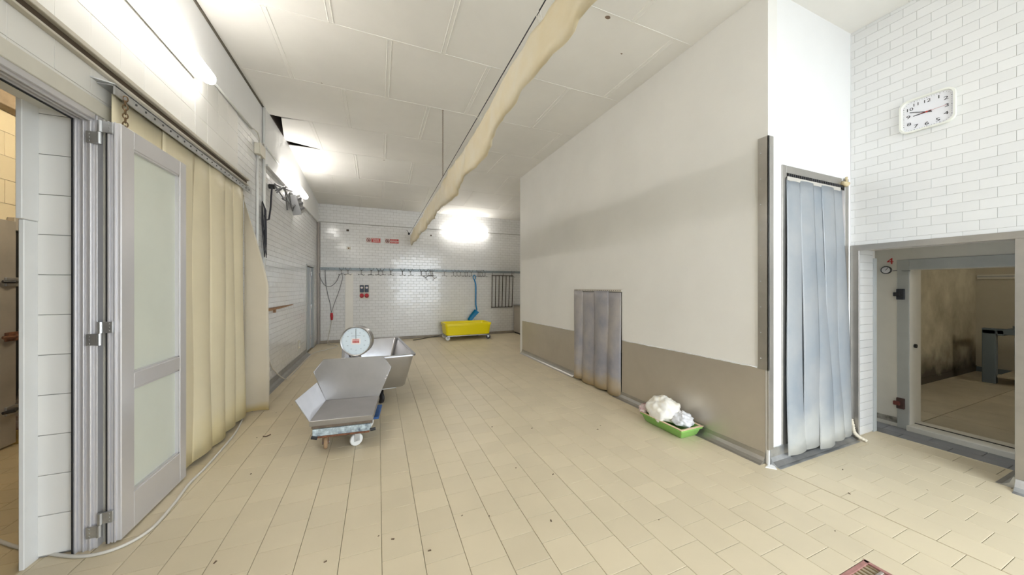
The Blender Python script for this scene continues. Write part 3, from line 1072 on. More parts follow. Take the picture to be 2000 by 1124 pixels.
o = MB().grid(330, 12, sleeve_f).build('hanging_sheet', sleeve_mat, smooth=True)
thicken(o, .004)
tag(o, 'long cream plastic sheet hanging from the wire under the ceiling', 'plastic sheet')
for k in range(7):
    y = 1.6 + k * 1.15
    z = 2.945
    MB().tube([(.816, y - .01, z + .01), (.80, y, z - .02), (.825, y + .01, z - .05), (.835, y, z - .02), (.816, y - .01, z + .01)], .0025, 5).build('tie', cable_w, o)
chain('ceiling_chain', (.816, 4.472, 3.845), 56, 'long thin chain hanging from the ceiling to the wire', link=.0225)

# ------------------------------------------------------------------ conduits, boxes and cables on the left wall


def pipe(name, pts, r, m, label, cat='conduit', smooth=True):
    return tag(MB().tube(pts, r, 8).build(name, m, smooth=smooth), label, cat)


pipe('conduit', [(-1.415, 3.62, 3.34), (-1.415, 4.83, 3.355)], .013, lamp_white, 'white conduit running from the near tube lamp to the junction box')
pipe('conduit', [(-1.41, 5.27, 3.83), (-1.41, 5.27, 1.35)], .017, lamp_white, 'thick white upright conduit beside the junction box reaching the ceiling')
pipe('conduit', [(-1.413, 5.02, 3.10), (-1.413, 5.02, 1.3)], .014, lamp_white, 'thin white upright conduit below the junction box')
pipe('conduit', [(-1.40, 5.32, 3.325), (-1.40, 6.2, 3.30)], .014, lamp_white, 'white conduit leading to the far tube lamp')
o = MB().box(XL, 5.33, 3.075, XL + .05, 6.9, 3.10, c=.004).build('cable_duct', lamp_white)
tag(o, 'white cable duct under the far tube lamp', 'cable duct')
MB().box(XL, 6.9, 3.08, XL + .035, 9.45, 3.10, c=.003).build('ledge', lamp_white, o)
jb = thing('junction_box', 'ivory junction box on the left wall beside the upright conduit', 'junction box', (XL, 5.04, 3.10))
MB().box(XL, 4.95, 3.10, XL + .06, 5.13, 3.24, c=.006).build('box', ivory_pl, jb)
MB().box(XL + .058, 4.945, 3.095, XL + .072, 5.135, 3.245, c=.005).build('lid', ivory_pl, jb)
MB().tube([(XL + .03, 5.04, 3.10), (XL + .03, 5.04, 3.07)], .014, 8).build('gland', lamp_white, jb)
pipe('cable', [(-1.40, 4.83, 3.355), (-1.39, 4.95, 3.36), (-1.39, 5.02, 3.30), (-1.40, 5.03, 3.24)], .007, cable_w, 'white cable curving into the junction box top', 'cable')
pipe('cable', [(-1.40, 5.08, 3.24), (-1.395, 5.12, 3.30), (-1.395, 5.20, 3.32), (-1.40, 5.25, 3.25)], .006, cable_w, 'thin cable looping from the junction box to the conduit', 'cable')
t = thing('cable_bundle', 'hank of black cable hanging on the left wall below the junction box', 'cable', (-1.40, 5.19, 1.8))
for k in range(4):
    y = 5.14 + .022 * k
    zb = 1.83 + .07 * (k % 3)
    MB().tube([(-1.40, 5.16, 2.56), (-1.385, y + .05, 2.46), (-1.385, y + .07, 2.2), (-1.39, y + .09, zb + .05), (-1.39, y + .075, zb), (-1.395, y + .04, zb + .2), (-1.40, y, 2.3), (-1.40, 5.15, 2.54)],   .0045, 6).build('loop', cable_b, t, smooth=True)

# dangling grey unit with its bracket
t = thing('control_unit', 'grey slotted plastic unit dangling on cables under the far tube lamp', 'electrical unit', (-1.3, 6.85, 2.72))
M = Matrix.Translation((-1.33, 6.74, 2.90)) @ Matrix.Rotation(math.radians(18), 4, 'X') @ Matrix.Rotation(math.radians(-12), 4, 'Y')
MB().box(-.06, -.17, -.16, .06, .17, .16, c=.012, M=M).build('casing', mat('unit_grey', (.32, .32, .32), rough=.5), t)
for k in (-1, 0, 1):
    MB().box(.058, -.13, k * .085 - .022, .072, .15, k * .085 + .022, c=.004, M=M).build('slot_cover', mat('unit_dark', (.12, .12, .13), rough=.5), t)
MB().box(-.065, -.185, -.17, .065, -.165, .17, c=.004, M=M).build('end_plate', mat('unit_light', (.42, .42, .43), rough=.5), t)
t2 = thing('cable_bracket', 'dark clamp on the left wall with grey cables hanging from it', 'bracket', (-1.38, 5.6, 2.6))
MB().tube([(-1.428, 5.55, 2.86), (-1.36, 5.55, 2.86)], .034, 10).build('clamp', black_pl, t2)
MB().tube([(-1.36, 5.55, 2.90), (-1.35, 6.0, 2.97), (-1.35, 6.5, 3.06)], .014, 6).build('arm', cable_g, t2)
for (pts) in ([(-1.36, 5.56, 2.88), (-1.33, 5.9, 2.78), (-1.32, 6.15, 2.95), (-1.32, 6.3, 2.75), (-1.32, 6.6, 2.85)],
              [(-1.36, 5.60, 2.82), (-1.33, 5.85, 2.95), (-1.32, 6.2, 2.85), (-1.33, 6.45, 2.72), (-1.32, 6.65, 2.95)],
              [(-1.35, 5.62, 2.80), (-1.34, 6.0, 3.0), (-1.33, 6.1, 2.65)],
              [(-1.35, 5.9, 2.78), (-1.33, 6.2, 2.80), (-1.33, 6.55, 2.80)]):
    MB().tube(pts, .011, 6).build('cable', cable_g, t2, smooth=True)
MB().tube([(-1.38, 5.5, 2.84), (-1.385, 5.48, 2.70), (-1.385, 5.46, 2.55), (-1.38, 5.36, 2.36), (-1.385, 5.25, 2.33), (-1.385, 5.20, 2.38)], .011, 6).build('cable', cable_b, t2, smooth=True)

# board shelf and switch
sh_ = thing('wall_shelf', 'narrow brown board shelf on the left wall behind the hazy strip', 'shelf', (XL, 6.0, 1.10))
MB().add([(-1.43, 4.75, 1.11), (-1.35, 4.75, 1.11), (-1.378, 5.9, 1.11), (-1.405, 6.85, 1.12), (-1.43, 6.85, 1.12),
          (-1.43, 4.75, 1.14), (-1.35, 4.75, 1.14), (-1.378, 5.9, 1.14), (-1.405, 6.85, 1.13), (-1.43, 6.85, 1.13)],
         [(4, 3, 2, 1, 0), (5, 6, 7, 8, 9), (0, 1, 6, 5), (1, 2, 7, 6), (2, 3, 8, 7), (3, 4, 9, 8)]).build('board', wood, sh_)
MB().box(-1.43, 4.9, 1.02, -1.41, 4.93, 1.11).build('bracket', wood, sh_)
MB().box(-1.43, 5.75, 1.06, -1.40, 5.78, 1.11).build('bracket', wood, sh_)
t = thing('wall_switch', 'small ivory switch plate low on the left wall near the far door', 'switch', (XL, 7.4, .25))
MB().box(XL, 7.33, .25, XL + .014, 7.46, .40, c=.004).build('plate', ivory_pl, t)
MB().box(XL + .014, 7.37, .29, XL + .02, 7.42, .36, c=.002).build('rocker', lamp_white, t)

# floor cables


def smooth_path(pts, n=8):
    pts = [Vector(p) for p in pts]
    out = []
    for i in range(len(pts) - 1):
        p0, p1, p2, p3 = pts[max(i - 1, 0)], pts[i], pts[i + 1], pts[min(i + 2, len(pts) - 1)]
        for k in range(n):
            s = k / n
            out.append(.5 * ((2 * p1) + (p2 - p0) * s + (2 * p0 - 5 * p1 + 4 * p2 - p3) * s * s + (3 * p1 - p0 - 3 * p2 + p3) * s ** 3))
    out.append(pts[-1])
    return out


z = .009
pipe('floor_cable', smooth_path([(-2.6, 3.3, z), (-1.96, 2.774, z), (-1.741, 2.619, z), (-1.498, 2.472, z), (-1.366, 2.442, z), (-1.278, 2.486, z), (-1.234, 2.593, z), (-1.241, 2.818, z),
                                 (-1.267, 3.07, z), (-1.263, 3.285, z), (-1.277, 3.695, z), (-1.301, 4.021, z), (-1.375, 4.429, z), (-1.41, 4.62, .03), (-1.415, 4.75, .12)]), .0085, cable_w,
     'white cable snaking over the floor past the glazed door', 'cable')
pipe('floor_cable', smooth_path([(-1.415, 5.3, .7), (-1.415, 5.556, .358), (-1.41, 5.75, .20), (-1.33, 5.973, .012), (-1.30, 6.203, z), (-1.31, 7.081, z), (-1.30, 8.088, z), (-1.076, 8.511, z), (-.904, 8.861, z), (-1.16, 9.30, z), (-1.195, 9.42, .02)]), .008, cable_w,
     'pale cable lying along the skirting of the far left wall', 'cable')

# ------------------------------------------------------------------ back wall: hook rail, hooks
HR = thing('hook_rail', 'long grey steel hook rail across the back wall', 'rail', (1.3, 9.46, 1.88))
MB().box(-1.36, 9.435, 1.875, XA - .01, 9.448, 1.945, c=.002).build('bar', mat('rail_grey', (.27, .31, .33), rough=.45, metal=.5), HR)
for k in range(17):
    MB().box(-1.25 + k * .32, 9.448, 1.89, -1.21 + k * .32, YB, 1.93).build('standoff', mat('rail_dark', (.14, .17, .18), rough=.5, metal=.4), HR)
s = MB()
for k in range(40):
    s.lathe([(.009, 0), (.006, .006)], 6, M=Matrix.Translation((-1.30 + k * .13, 9.435, 1.91)) @ Matrix.Rotation(math.pi / 2, 4, 'X'))
s.build('stud_row', MATS['rail_dark'], HR)['kind'] = 'stuff'

hook_x = [-.881, -.727, -.412, -.164, .006, .102, .316, .614, .83, 1.12, 1.247, 1.375, 1.432, 1.767, 2.02, 2.126, 2.233, 2.371, 2.433, 2.56, 2.77, 2.83, 2.892, 2.99, 3.9]
hook_m = mat('hook_iron', (.20, .19, .185), rough=.4, metal=.8)
hk0 = None


def hook_mesh():
    b = MB()
    y = -.02
    b.tube([(0, y, .0), (0, y, -.125)], .0065, 6)
    for s in (-1, 1):
        pts = [(s * (.075 - .075 * math.cos(a)) * .55 if False else s * .055 * math.sin(a) + s * .0, y - .012 * math.sin(a), -.115 - .022 * (1 - math.cos(a * 1.0)) + (.045 if a > 2.4 else 0)) for a in (0, .7, 1.3, 1.9)]
        pts.append((s * .078, y - .01, -.115))
        b.tube(pts, .0055, 6)
        b.tube([(0, y, -.03), (s * .03, y, .0), (s * .05, y, .03)], .005, 6)
    b.tube([(-.05, y, .03), (-.05, y + .02, .055), (-.05, y + .035, .05)], .005, 6)
    b.tube([(.05, y, .03), (.05, y + .02, .055), (.05, y + .035, .05)], .005, 6)
    return b


spots_l = ['above the looped cable', 'above the cream board', 'left above the twin sockets', 'right above the twin sockets', 'left of a close pair near the sockets', 'right of a close pair near the sockets']
for k, x in enumerate(hook_x):
    if hk0 is None:
        b = MB()
        hb = hook_mesh()
        b.v, b.f = hb.v, hb.f
        o = b.build('meat_hook', hook_m, org=(0, 0, 0), smooth=True)
        hk0 = o
    else:
        o = hk0.copy()
        COL.objects.link(o)
    o.location = (x, 9.43, 1.895)
    o.rotation_euler = (0, random.uniform(-.12, .12), random.uniform(-.35, .35))
    lab = spots_l[k] if k < 6 else None
    if lab:
        tag(o, 'iron double meat hook on the rail ' + lab, 'hook', 'meat hooks on the back-wall rail')
    elif x < 1.0:
        n = ['first', 'second', 'third'][[i for i, q in enumerate(hook_x) if .2 < q < 1.0].index(k)]
        tag(o, 'iron double meat hook, %s right of the close pair, below the red signs' % n if False else 'iron double meat hook, %s one after the close pair on the rail' % n, 'hook', 'meat hooks on the back-wall rail')
    elif x < 1.5:
        n = ['first', 'second', 'third', 'fourth'][[i for i, q in enumerate(hook_x) if 1.0 < q < 1.5].index(k)]
        tag(o, 'iron meat hook, %s from the left on the rail in the tangled cluster' % n, 'hook', 'meat hooks tangled in a cluster')
    elif x < 3.1:
        n = ['first', 'second', 'third', 'fourth', 'fifth', 'sixth', 'seventh', 'eighth', 'ninth', 'tenth', 'eleventh'][[i for i, q in enumerate(hook_x) if 1.5 < q < 3.1].index(k)]
        tag(o, 'iron meat hook, %s from the left in the row around the blue shovel' % n, 'hook', 'meat hooks crowded around the shovel')
    else:
        tag(o, 'single iron meat hook at the right end of the rail past the grid', 'hook', 'meat hooks on the back-wall rail')
for (x, rz, w_) in ((1.33, .9, 'left'), (1.40, -.7, 'right')):
    o = hk0.copy(); COL.objects.link(o)
    o.location = (x, 9.41, 1.78); o.rotation_euler = (.1, rz, 0)
    tag(o, 'lower %s iron meat hook dangling below the tangled cluster' % w_, 'hook', 'meat hooks hanging in the cluster')

# shovel
t = thing('shovel', 'blue plastic shovel hanging from the rail above the yellow trolley', 'shovel', (2.6, 9.38, .45))
ym = 9.385
hs = MB()
hs.tube(smooth_path([(2.648, ym, 1.655), (2.685, ym - .01, 1.50), (2.688, ym - .01, 1.20), (2.690, ym - .005, .93), (2.715, ym, .80), (2.715, ym, .74)], 6), .020, 10)
hs.build('shaft', blue_pl, t, smooth=True)
MB().tube(smooth_path([(2.648, ym, 1.655), (2.615, ym, 1.70), (2.612, ym, 1.76), (2.645, ym, 1.80), (2.678, ym, 1.755), (2.675, ym, 1.70), (2.652, ym, 1.655)], 5), .014, 8).build('grip', blue_pl, t, smooth=True)
A_, B_, C_, D_ = Vector((2.64, 0, .785)), Vector((2.775, 0, .695)), Vector((2.55, 0, .44)), Vector((2.435, 0, .505))


def blade_f(u, v):
    e0 = A_.lerp(B_, u); e1 = D_.lerp(C_, u)
    p = e0.lerp(e1, v)
    bow = .045 * (abs(2 * u - 1) ** 2.2) + .05 * (1 - v) ** 4
    return (p.x - (.012 * math.sin(math.pi * u) if v == 1 else 0), ym + .02 - bow, p.z - (.02 * math.sin(math.pi * u) if v == 1 else 0))


thicken(MB().grid(12, 10, blade_f).build('blade', blue_pl, t, smooth=True), .006)

# bar grid
t = thing('bar_grid', 'dark iron grid of upright bars hanging on the back wall', 'grid', (3.56, 9.44, .81))
MB().box(3.205, 9.425, 1.785, 3.915, 9.447, 1.81, c=.002).build('top_bar', dark_iron, t)
MB().box(3.195, 9.425, .81, 3.89, 9.447, .835, c=.002).build('bottom_bar', dark_iron, t)
for k in range(7):
    xt, xb = 3.225 + k * .1145, 3.212 + k * .111
    MB().tube([(xt, 9.436, 1.79), (xb, 9.436, .83)], .012, 6).build('bar', dark_iron, t)
for x in (3.24, 3.58, 3.87):
    MB().tube([(x, 9.436, 1.80), (x, 9.43, 1.86), (x, 9.44, 1.875)], .006, 5).build('hanger', dark_iron, t)

# yellow tub trolley
t = thing('tub_trolley', 'yellow plastic tub on a wheeled steel frame against the back wall', 'trolley', (2.27, 9.0, 0))


def tub_shell(x0, x1, y0, y1, z0, z1, taper, th, rim, cr, m, parent, name='tub', local=False, rimh=.03):
    def ring(ix, iy, z, r):
        pts = []
        xa, xb, ya, yb_ = x0 + ix, x1 - ix, y0 + iy, y1 - iy
        for (cx, cy, a0) in ((xb - r, yb_ - r, 0), (xa + r, yb_ - r, 90), (xa + r, ya + r, 180), (xb - r, ya + r, 270)):
            for k in range(6):
                a = math.radians(a0 + k * 18)
                pts.append((cx + r * math.cos(a), cy + r * math.sin(a), z))
        return pts
    levels = [ring(taper + .02, taper + .02, z0, cr), ring(taper, taper, z0 + .02, cr), ring(0, 0, z1 - rimh, cr), ring(-rim, -rim, z1 - rimh, cr),
              ring(-rim, -rim, z1 - .006, cr), ring(-rim + .006, -rim + .006, z1, cr), ring(th, th, z1, cr), ring(th + .005, th + .005, z1 - .01, cr), ring(taper + th, taper + th, z0 + .05, cr), ring(taper + th + .03, taper + th + .03, z0 + .03, cr)]
    n = 24
    vs = [p for l in levels for p in l]
    fs = []
    for l in range(len(levels) - 1):
        for k in range(n):
            q = (k + 1) % n
            fs.append((l * n + k, l * n + q, (l + 1) * n + q, (l + 1) * n + k))
    fs.append(tuple(range(n))[::-1])
    fs.append(tuple(range((len(levels) - 1) * n, len(levels) * n)))
    return MB().add(vs, fs).build(name, m, parent, local=local, smooth=True, auto=35)


tub_shell(1.66, 2.92, 8.66, 9.36, .13, .455, .025, .03, .018, .06, yellow_pl, t, rimh=.06)
b = MB()
for (x0, y0, x1, y1) in ((1.68, 8.70, 2.88, 8.73), (1.68, 9.28, 2.88, 9.31), (1.68, 8.70, 1.71, 9.31), (2.85, 8.70, 2.88, 9.31)):
    b.box(x0, y0, .105, x1, y1, .132, c=.003)
b.build('chassis', galv, t)


def caster(parent, x, y, r, w, rz, wheel_m, fork_m, top, local=False):
    M = Matrix.Translation((x, y, r)) @ Matrix.Rotation(rz, 4, 'Z')
    f = MB()
    for s in (-1, 1):
        f.box(s * (w / 2 + .004), -.022, -.01, s * (w / 2 + .010), .022, top - r, M=M)
    f.box(-w / 2 - .012, -.04, top - r - .012, w / 2 + .012, .04, top - r, M=M)
    f.lathe([(.018, top - r - .012), (.018, top - r + .006)], 12, M=M)
    fk = f.build('caster', fork_m, parent, local=local)
    wh = MB().lathe([(r * .35, -w * .5), (r * .9, -w * .5), (r, -w * .3), (r, w * .3), (r * .9, w * .5), (r * .35, w * .5)], 20, M=M @ Matrix.Rotation(math.pi / 2, 4, 'Y'))
    wo = wh.build('wheel', wheel_m, fk, local=local, smooth=True, auto=40)
    MB().tube([M @ Vector((-w / 2 - .014, 0, 0)), M @ Vector((w / 2 + .014, 0, 0))], .008, 8).build('axle', galv, fk, local=local)
    return fk


for (x, y, m_) in ((1.73, 8.76, white_nylon), (1.73, 9.26, white_nylon), (2.84, 8.66, black_pl), (2.70, 9.26, black_pl)):
    caster(t, x, y, .062, .035, 1.35, m_, galv, .106)

# low steel cabinet in the far right corner
t = thing('steel_cabinet', 'low steel cabinet in the far right corner beside the bar grid', 'cabinet', (4.12, 9.0, 0))
MB().box(3.945, 8.5, .05, 4.31, 9.46, .87, c=.004).build('body', steel, t)
MB().box(3.93, 8.48, .87, 4.315, 9.465, .895, c=.004).build('top', scale_steel, t)
MB().box(3.97, 8.52, .0, 4.30, 9.44, .05).build('plinth', black_pl, t)
MB().box(3.938, 8.55, .10, 3.946, 9.40, .84, c=.003).build('door', steel, t)

# twin socket unit
t = thing('socket_unit', 'twin navy and red power sockets on the back wall', 'socket', (-.345, 9.48, 1.14))
MB().box(-.46, 9.478, 1.13, -.225, YB, 1.50, c=.004).build('backplate', ivory_pl, t)
for x in (-.405, -.285):
    sw = MB().box(x - .046, 9.42, 1.305, x + .046, 9.48, 1.492, c=.006).build('switch_box', navy_pl, t)
    MB().lathe([(.03, 0), (.03, .014), (.018, .024)], 14, M=Matrix.Translation((x, 9.42, 1.425)) @ Matrix.Rotation(math.pi / 2, 4, 'X')).build('knob', sign_white, sw, smooth=True, auto=30)
    so = MB().lathe([(.05, 0), (.053, .03), (.048, .07), (.02, .075)], 18, M=Matrix.Translation((x, 9.47, 1.20)) @ Matrix.Rotation(math.radians(65), 4, 'X')).build('socket', red_pl, t, smooth=True, auto=30)
    MB().box(x - .045, 9.47, 1.19, x + .045, 9.482, 1.26, c=.003).build('socket_plate', ivory_pl, so)

# cables with red plug beside it
t = thing('power_lead', 'thin grey lead with a red plug hanging from the rail left of the cream board', 'cable', (-1.1, 9.45, 0))
yy = 9.445
MB().tube(smooth_path([(-1.25, yy, 1.88), (-1.24, yy, 1.6), (-1.20, yy, 1.30), (-1.14, yy, 1.02), (-1.105, yy, .76)]), .008, 6).build('lead', cable_g, t, smooth=True)
MB().tube(smooth_path([(-.88, yy, 1.80), (-.86, yy, 1.66), (-.95, yy, 1.30), (-1.03, yy, 1.06), (-1.105, yy, .80)]), .008, 6).build('lead', cable_g, t, smooth=True)
MB().tube(smooth_path([(-1.37, yy, 1.80), (-1.36, yy, 1.68), (-1.26, yy, 1.49), (-1.13, yy, 1.46), (-1.0, yy, 1.58), (-.93, yy, 1.76)]), .009, 6).build('lead', cable_g, t, smooth=True)
MB().tube([(-1.105, yy, .78), (-1.105, yy, .70), (-1.10, yy - .01, .60)], [.028, .034, .024], 10).build('plug', red_pl, t, smooth=True)
MB().tube(smooth_path([(-1.10, yy, .60), (-1.13, yy, .42), (-1.17, yy, .2), (-1.195, yy, .04)]), .007, 6).build('lead', cable_w, t, smooth=True)
o = MB().tube(smooth_path([(.86, 9.0, .03), (1.0, 9.15, .015), (1.25, 9.33, .02), (1.62, 9.42, .045)]), .010, 8).build('drain_hose', dark_iron, smooth=True)
tag(o, 'dark hose end lying on the floor left of the yellow trolley', 'hose')

# red safety signs
for (x0, k) in ((-.24, 0), (.229, 1)):
    lab = 'left red and white prohibition sign high on the back wall' if k == 0 else 'right red and white prohibition sign with two red bars'
    z = 2.70
    t = thing('safety_sign', lab, 'sign', (x0 + .13, 9.495, z - .06), 0, 'red safety signs on the back wall')
    rot = Matrix.Rotation(math.pi / 2, 4, 'X')
    MB().box(x0 - .065, 9.488, z - .065, x0 + .30, 9.496, z + .065, c=.001).build('plate', mat('sign_pink', (.68, .55, .52), rough=.5), t)
    n = 28
    ring = [(x0 + .047 * math.cos(a), 9.486, z + .047 * math.sin(a)) for a in np.linspace(0, 2 * math.pi, n + 1)[:-1]]
    MB().tube(ring, .006, 6, closed=True).build('ring', sign_brown, t)
    MB().tube([(x0 - .033, 9.486, z + .033), (x0 + .033, 9.486, z - .033)], .005, 6).build('slash', sign_brown, t)
    b = MB()
    b.box(x0 - .02, 9.485, z - .022, x0 + .004, 9.487, z + .008); b.box(x0 + .004, 9.485, z - .018, x0 + .024, 9.487, z + .016)
    b.build('pictogram', sign_brown, t)
    if k == 0:
        MB().box(x0 + .07, 9.485, z - .055, x0 + .288, 9.4885, z + .052, c=.001).build('red_field', sign_red, t)
        lines = ((.085, .27, .038), (.10, .255, .016), (.105, .26, -.010), (.10, .27, -.034))
    else:
        MB().box(x0 + .068, 9.485, z + .010, x0 + .285, 9.4885, z + .055, c=.001).build('red_field', sign_red, t)
        MB().box(x0 + .068, 9.485, z - .056, x0 + .285, 9.4885, z - .014, c=.001).build('red_field', sign_red, t)
        lines = ((.09, .255, .032), (.085, .265, -.034))
    for (a, c, zz) in lines:
        b = MB()
        a0 = a
        while a0 < c - .01:
            w = random.uniform(.012, .04)
            b.box(x0 + a0, 9.4835, z + zz - .005, x0 + min(a0 + w, c), 9.4852, z + zz + .005)
            a0 += w + .006
        b.build('lettering', sign_white, t)

# small remains on the back wall
for (x, z, r, lab) in ((-.741, 2.925, .03, 'upper small rusty wall plug left of the red signs'), (-.717, 2.459, .045, 'small old ivory box left below the red signs'), (1.394, 2.922, .022, 'small iron stub right of the hanging sheet end')):
    t = tag(MB().box(x - r, 9.475, z - r * .8, x + r, YB - .001, z + r * .8, c=.006).build('wall_stub', ivory_pl if r > .04 else dark_iron), lab, 'wall fitting')
    MB().lathe([(r * .35, 0), (r * .25, .012)], 8, M=Matrix.Translation((x, 9.475, z)) @ Matrix.Rotation(math.pi / 2, 4, 'X')).build('screw', rust, t)
t = thing('wall_anchor', 'dark anchor with a bent eye holding the wire at the back wall', 'anchor', (.79, 9.46, 2.93))
MB().lathe([(.03, 0), (.03, .03), (.015, .05)], 10, M=Matrix.Translation((.79, YB, 2.93)) @ Matrix.Rotation(math.pi / 2, 4, 'X')).build('plug', black_pl, t)
MB().tube([(.79, 9.46, 2.93), (.75, 9.45, 3.0), (.72, 9.45, 3.03)], .006, 5).build('eye', dark_iron, t)

# ------------------------------------------------------------------ platform scale
SC = thing('platform_scale', 'wheeled steel platform scale with a round dial in the middle of the floor', 'scale', (-.265, 3.425, 0), math.radians(-5.5))
w2, dd = .247, .268
PZ = .30
b = MB()
b.box(-w2, -dd, PZ - .006, w2, dd, PZ, c=.002)
b.box(-w2, -dd - .004, PZ - .045, w2, -dd + .002, PZ + .0, c=.002)
b.box(w2 - .004, -dd, PZ - .045, w2 + .002, dd, PZ, c=.002)
b.box(-w2 - .002, -dd, PZ - .045, -w2 + .004, dd, PZ, c=.002)
b.build('platform', scale_steel, SC, local=True)
MB().box(-w2 + .012, -dd + .008, PZ - .072, w2 - .012, dd - .008, PZ - .045, c=.002).build('weighing_frame', mat('frame_brown', (.22, .17, .13), rough=.6, metal=.4, var=.4, var_scale=20), SC, local=True)
b = MB()
b.box(-w2 + .02, -dd - .002, .165, w2 - .02, -dd + .035, .225, c=.004)
b.build('front_beam', chipped, SC, local=True)
MB().box(-w2 + .02, dd - .035, .165, w2 - .02, dd + .05, .225, c=.004).build('rear_beam', chipped, SC, local=True)
MB().box(w2 - .03, -.03, .168, w2 + .026, dd + .05, .190, c=.004).build('side_beam', blue_paint, SC, local=True)
MB().box(-w2 + .015, -dd + .035, .17, -w2 + .05, dd, .22, c=.004).build('side_beam', rust, SC, local=True)
MB().box(-w2 + .02, -dd - .004, .150, w2 - .03, -dd + .03, .166, c=.002).build('lower_flange', rust, SC, local=True)
MB().tube([(w2 - .02, -dd - .008, .175), (w2 + .022, -dd - .004, .178)], .014, 8).build('corner_bumper', black_pl, SC, local=True)
MB().tube([(-w2 + .015, -dd - .008, .165), (-w2 + .06, -dd - .01, .155)], .014, 8).build('corner_bumper', black_pl, SC, local=True)
# back plate: bent eight-cornered sheet leaning back
lean = .10


def bp(x, z, off=0):
    k = (z - PZ)
    return (x, dd + k * lean + off, z)


outl = [(-w2, PZ), (w2, PZ), (w2 + .115, .585), (w2 + .035, .70), (-w2 - .03, .70), (-w2 - .115, .585)]
b = MB()
n = len(outl)
b.add([bp(*p) for p in outl] + [bp(*p, .008) for p in outl],
      [tuple(range(n)), tuple(range(2 * n - 1, n - 1, -1))] + [(i, n + i, n + (i + 1) % n, (i + 1) % n) for i in range(n)])
back = b.build('back_plate', scale_steel, SC, local=True)
b = MB()
b.tube([bp(*p, .004) for p in outl], .0055, 6, closed=True)
b.build('folded_edge', scale_steel, back, local=True, smooth=True)
for (x, z) in ((w2 + .075, .50), (w2 + .06, .47)):
    MB().lathe([(.006, 0), (.004, .004)], 8, M=Matrix.Translation(bp(x, z)) @ Matrix.Rotation(math.pi / 2, 4, 'X')).build('rivet', sign_white, back, local=True)
# left side plate flared outwards
b = MB()
q = [(-w2, -dd, PZ), (-w2, dd, PZ), (-w2 - .08, dd + .015, .485), (-w2 - .105, -dd + .0, .487)]
b.add([Vector(p) for p in q] + [Vector(p) + Vector((-.005, 0, -.003)) for p in q],
      [(0, 1, 2, 3), (7, 6, 5, 4), (0, 4, 5, 1), (1, 5, 6, 2), (2, 6, 7, 3), (3, 7, 4, 0)])
b.build('side_plate', scale_steel, SC, local=True)
# column, dial
cx = .014
MB().lathe([(.05, .20), (.038, .24), (.034, .45), (.034, .66), (.045, .67), (.045, .72)], 18, M=Matrix.Translation((cx, dd + .125, 0))).build('column', scale_steel, SC, local=True, smooth=True, auto=35)
MB().box(-.07, dd - .02, .19, .07, dd + .17, .215, c=.004).build('column_foot', scale_steel, SC, local=True)
MD = Matrix.Translation((cx + .004, dd + .075, .870)) @ Matrix.Rotation(math.radians(-9), 4, 'Z') @ Matrix.Rotation(math.radians(90), 4, 'X')
dr = .152
drum = MB().lathe([(dr - .012, -.10), (dr + .002, -.085), (dr + .004, .0), (dr + .004, .012), (dr - .002, .018), (dr - .010, .012), (dr - .011, .006)], 40, M=MD).build('dial_drum', scale_steel, SC, local=True, smooth=True, auto=35)
MB().lathe([(dr - .011, .004), (dr - .011, .0075)], 40, M=MD).build('dial_face', dial_m, drum, local=True)
b = MB()
for k in range(100):
    a = math.radians(90 - k * 3.6)
    r0 = dr - .030 if k % 10 == 0 else dr - .022
    r1 = dr - .016
    wv = .0012 if k % 10 == 0 else .0006
    b.box(r0, -wv, .0074, r1, wv, .0082, M=MD @ Matrix.Rotation(a, 4, 'Z'))
b.build('scale_marks', mat('dial_marks', (.28, .34, .40), rough=.5), drum, local=True)['kind'] = 'stuff'


def text_mesh(body, size, name, m, parent, M, xs=1.0, local=True, extrude=.0006):
    cu = bpy.data.curves.new('t', 'FONT')
    cu.body = body
    cu.size = size
    cu.align_x = 'CENTER'
    cu.align_y = 'CENTER'
    cu.extrude = extrude
    cu.resolution_u = 3
    to = bpy.data.objects.new('t', cu)
    COL.objects.link(to)
    bpy.context.view_layer.update()
    me = bpy.data.meshes.new_from_object(to.evaluated_get(bpy.context.evaluated_depsgraph_get()))
    bpy.data.objects.remove(to)
    b = MB()
    S = Matrix.Diagonal((xs, 1, 1, 1))
    b.add([v.co.copy() for v in me.vertices], [tuple(p.vertices) for p in me.polygons], M=M @ S)
    return b.build(name, m, parent, local=local)


b = MB()
for k in range(11):
    a = math.radians(64 - k * 30.7)
    b.box(-.007, -.004, .0074, .007, .004, .0082, M=MD @ Matrix.Translation((.094 * math.cos(a), .094 * math.sin(a), 0)))
b.build('numeral_marks', mat('dial_numerals', (.42, .48, .53), rough=.5), drum, local=True)['kind'] = 'stuff'
MB().box(-.0016, .02, .010, .0016, .128, .0115, M=MD).build('pointer', black_pl, drum, local=True)
b = MB()
b.box(-.045, .052, .0076, -.008, .055, .0083, M=MD); b.box(.008, .055, .0076, .045, .058, .0083, M=MD)
b.build('dial_print', mat('dial_print', (.22, .25, .3), rough=.5), drum, local=True)
pl = MB().prism([(-.045, -.028), (-.036, -.034), (.036, -.034), (.045, -.028), (.045, .022), (.036, .029), (-.036, .029), (-.045, .022)], 'z', .0078, .011, M=MD).build('name_plate', sign_white, drum, local=True)
b = MB()
b.box(-.033, .012, .011, .033, .019, .0118, M=MD)
for k in range(5):
    x0 = -.033 + k * .0134
    b.box(x0, -.019, .011, x0 + .0115, .008, .0118, M=MD)
b.build('name_plate_print', mat('plate_red', (.50, .10, .09), rough=.5), drum, local=True)
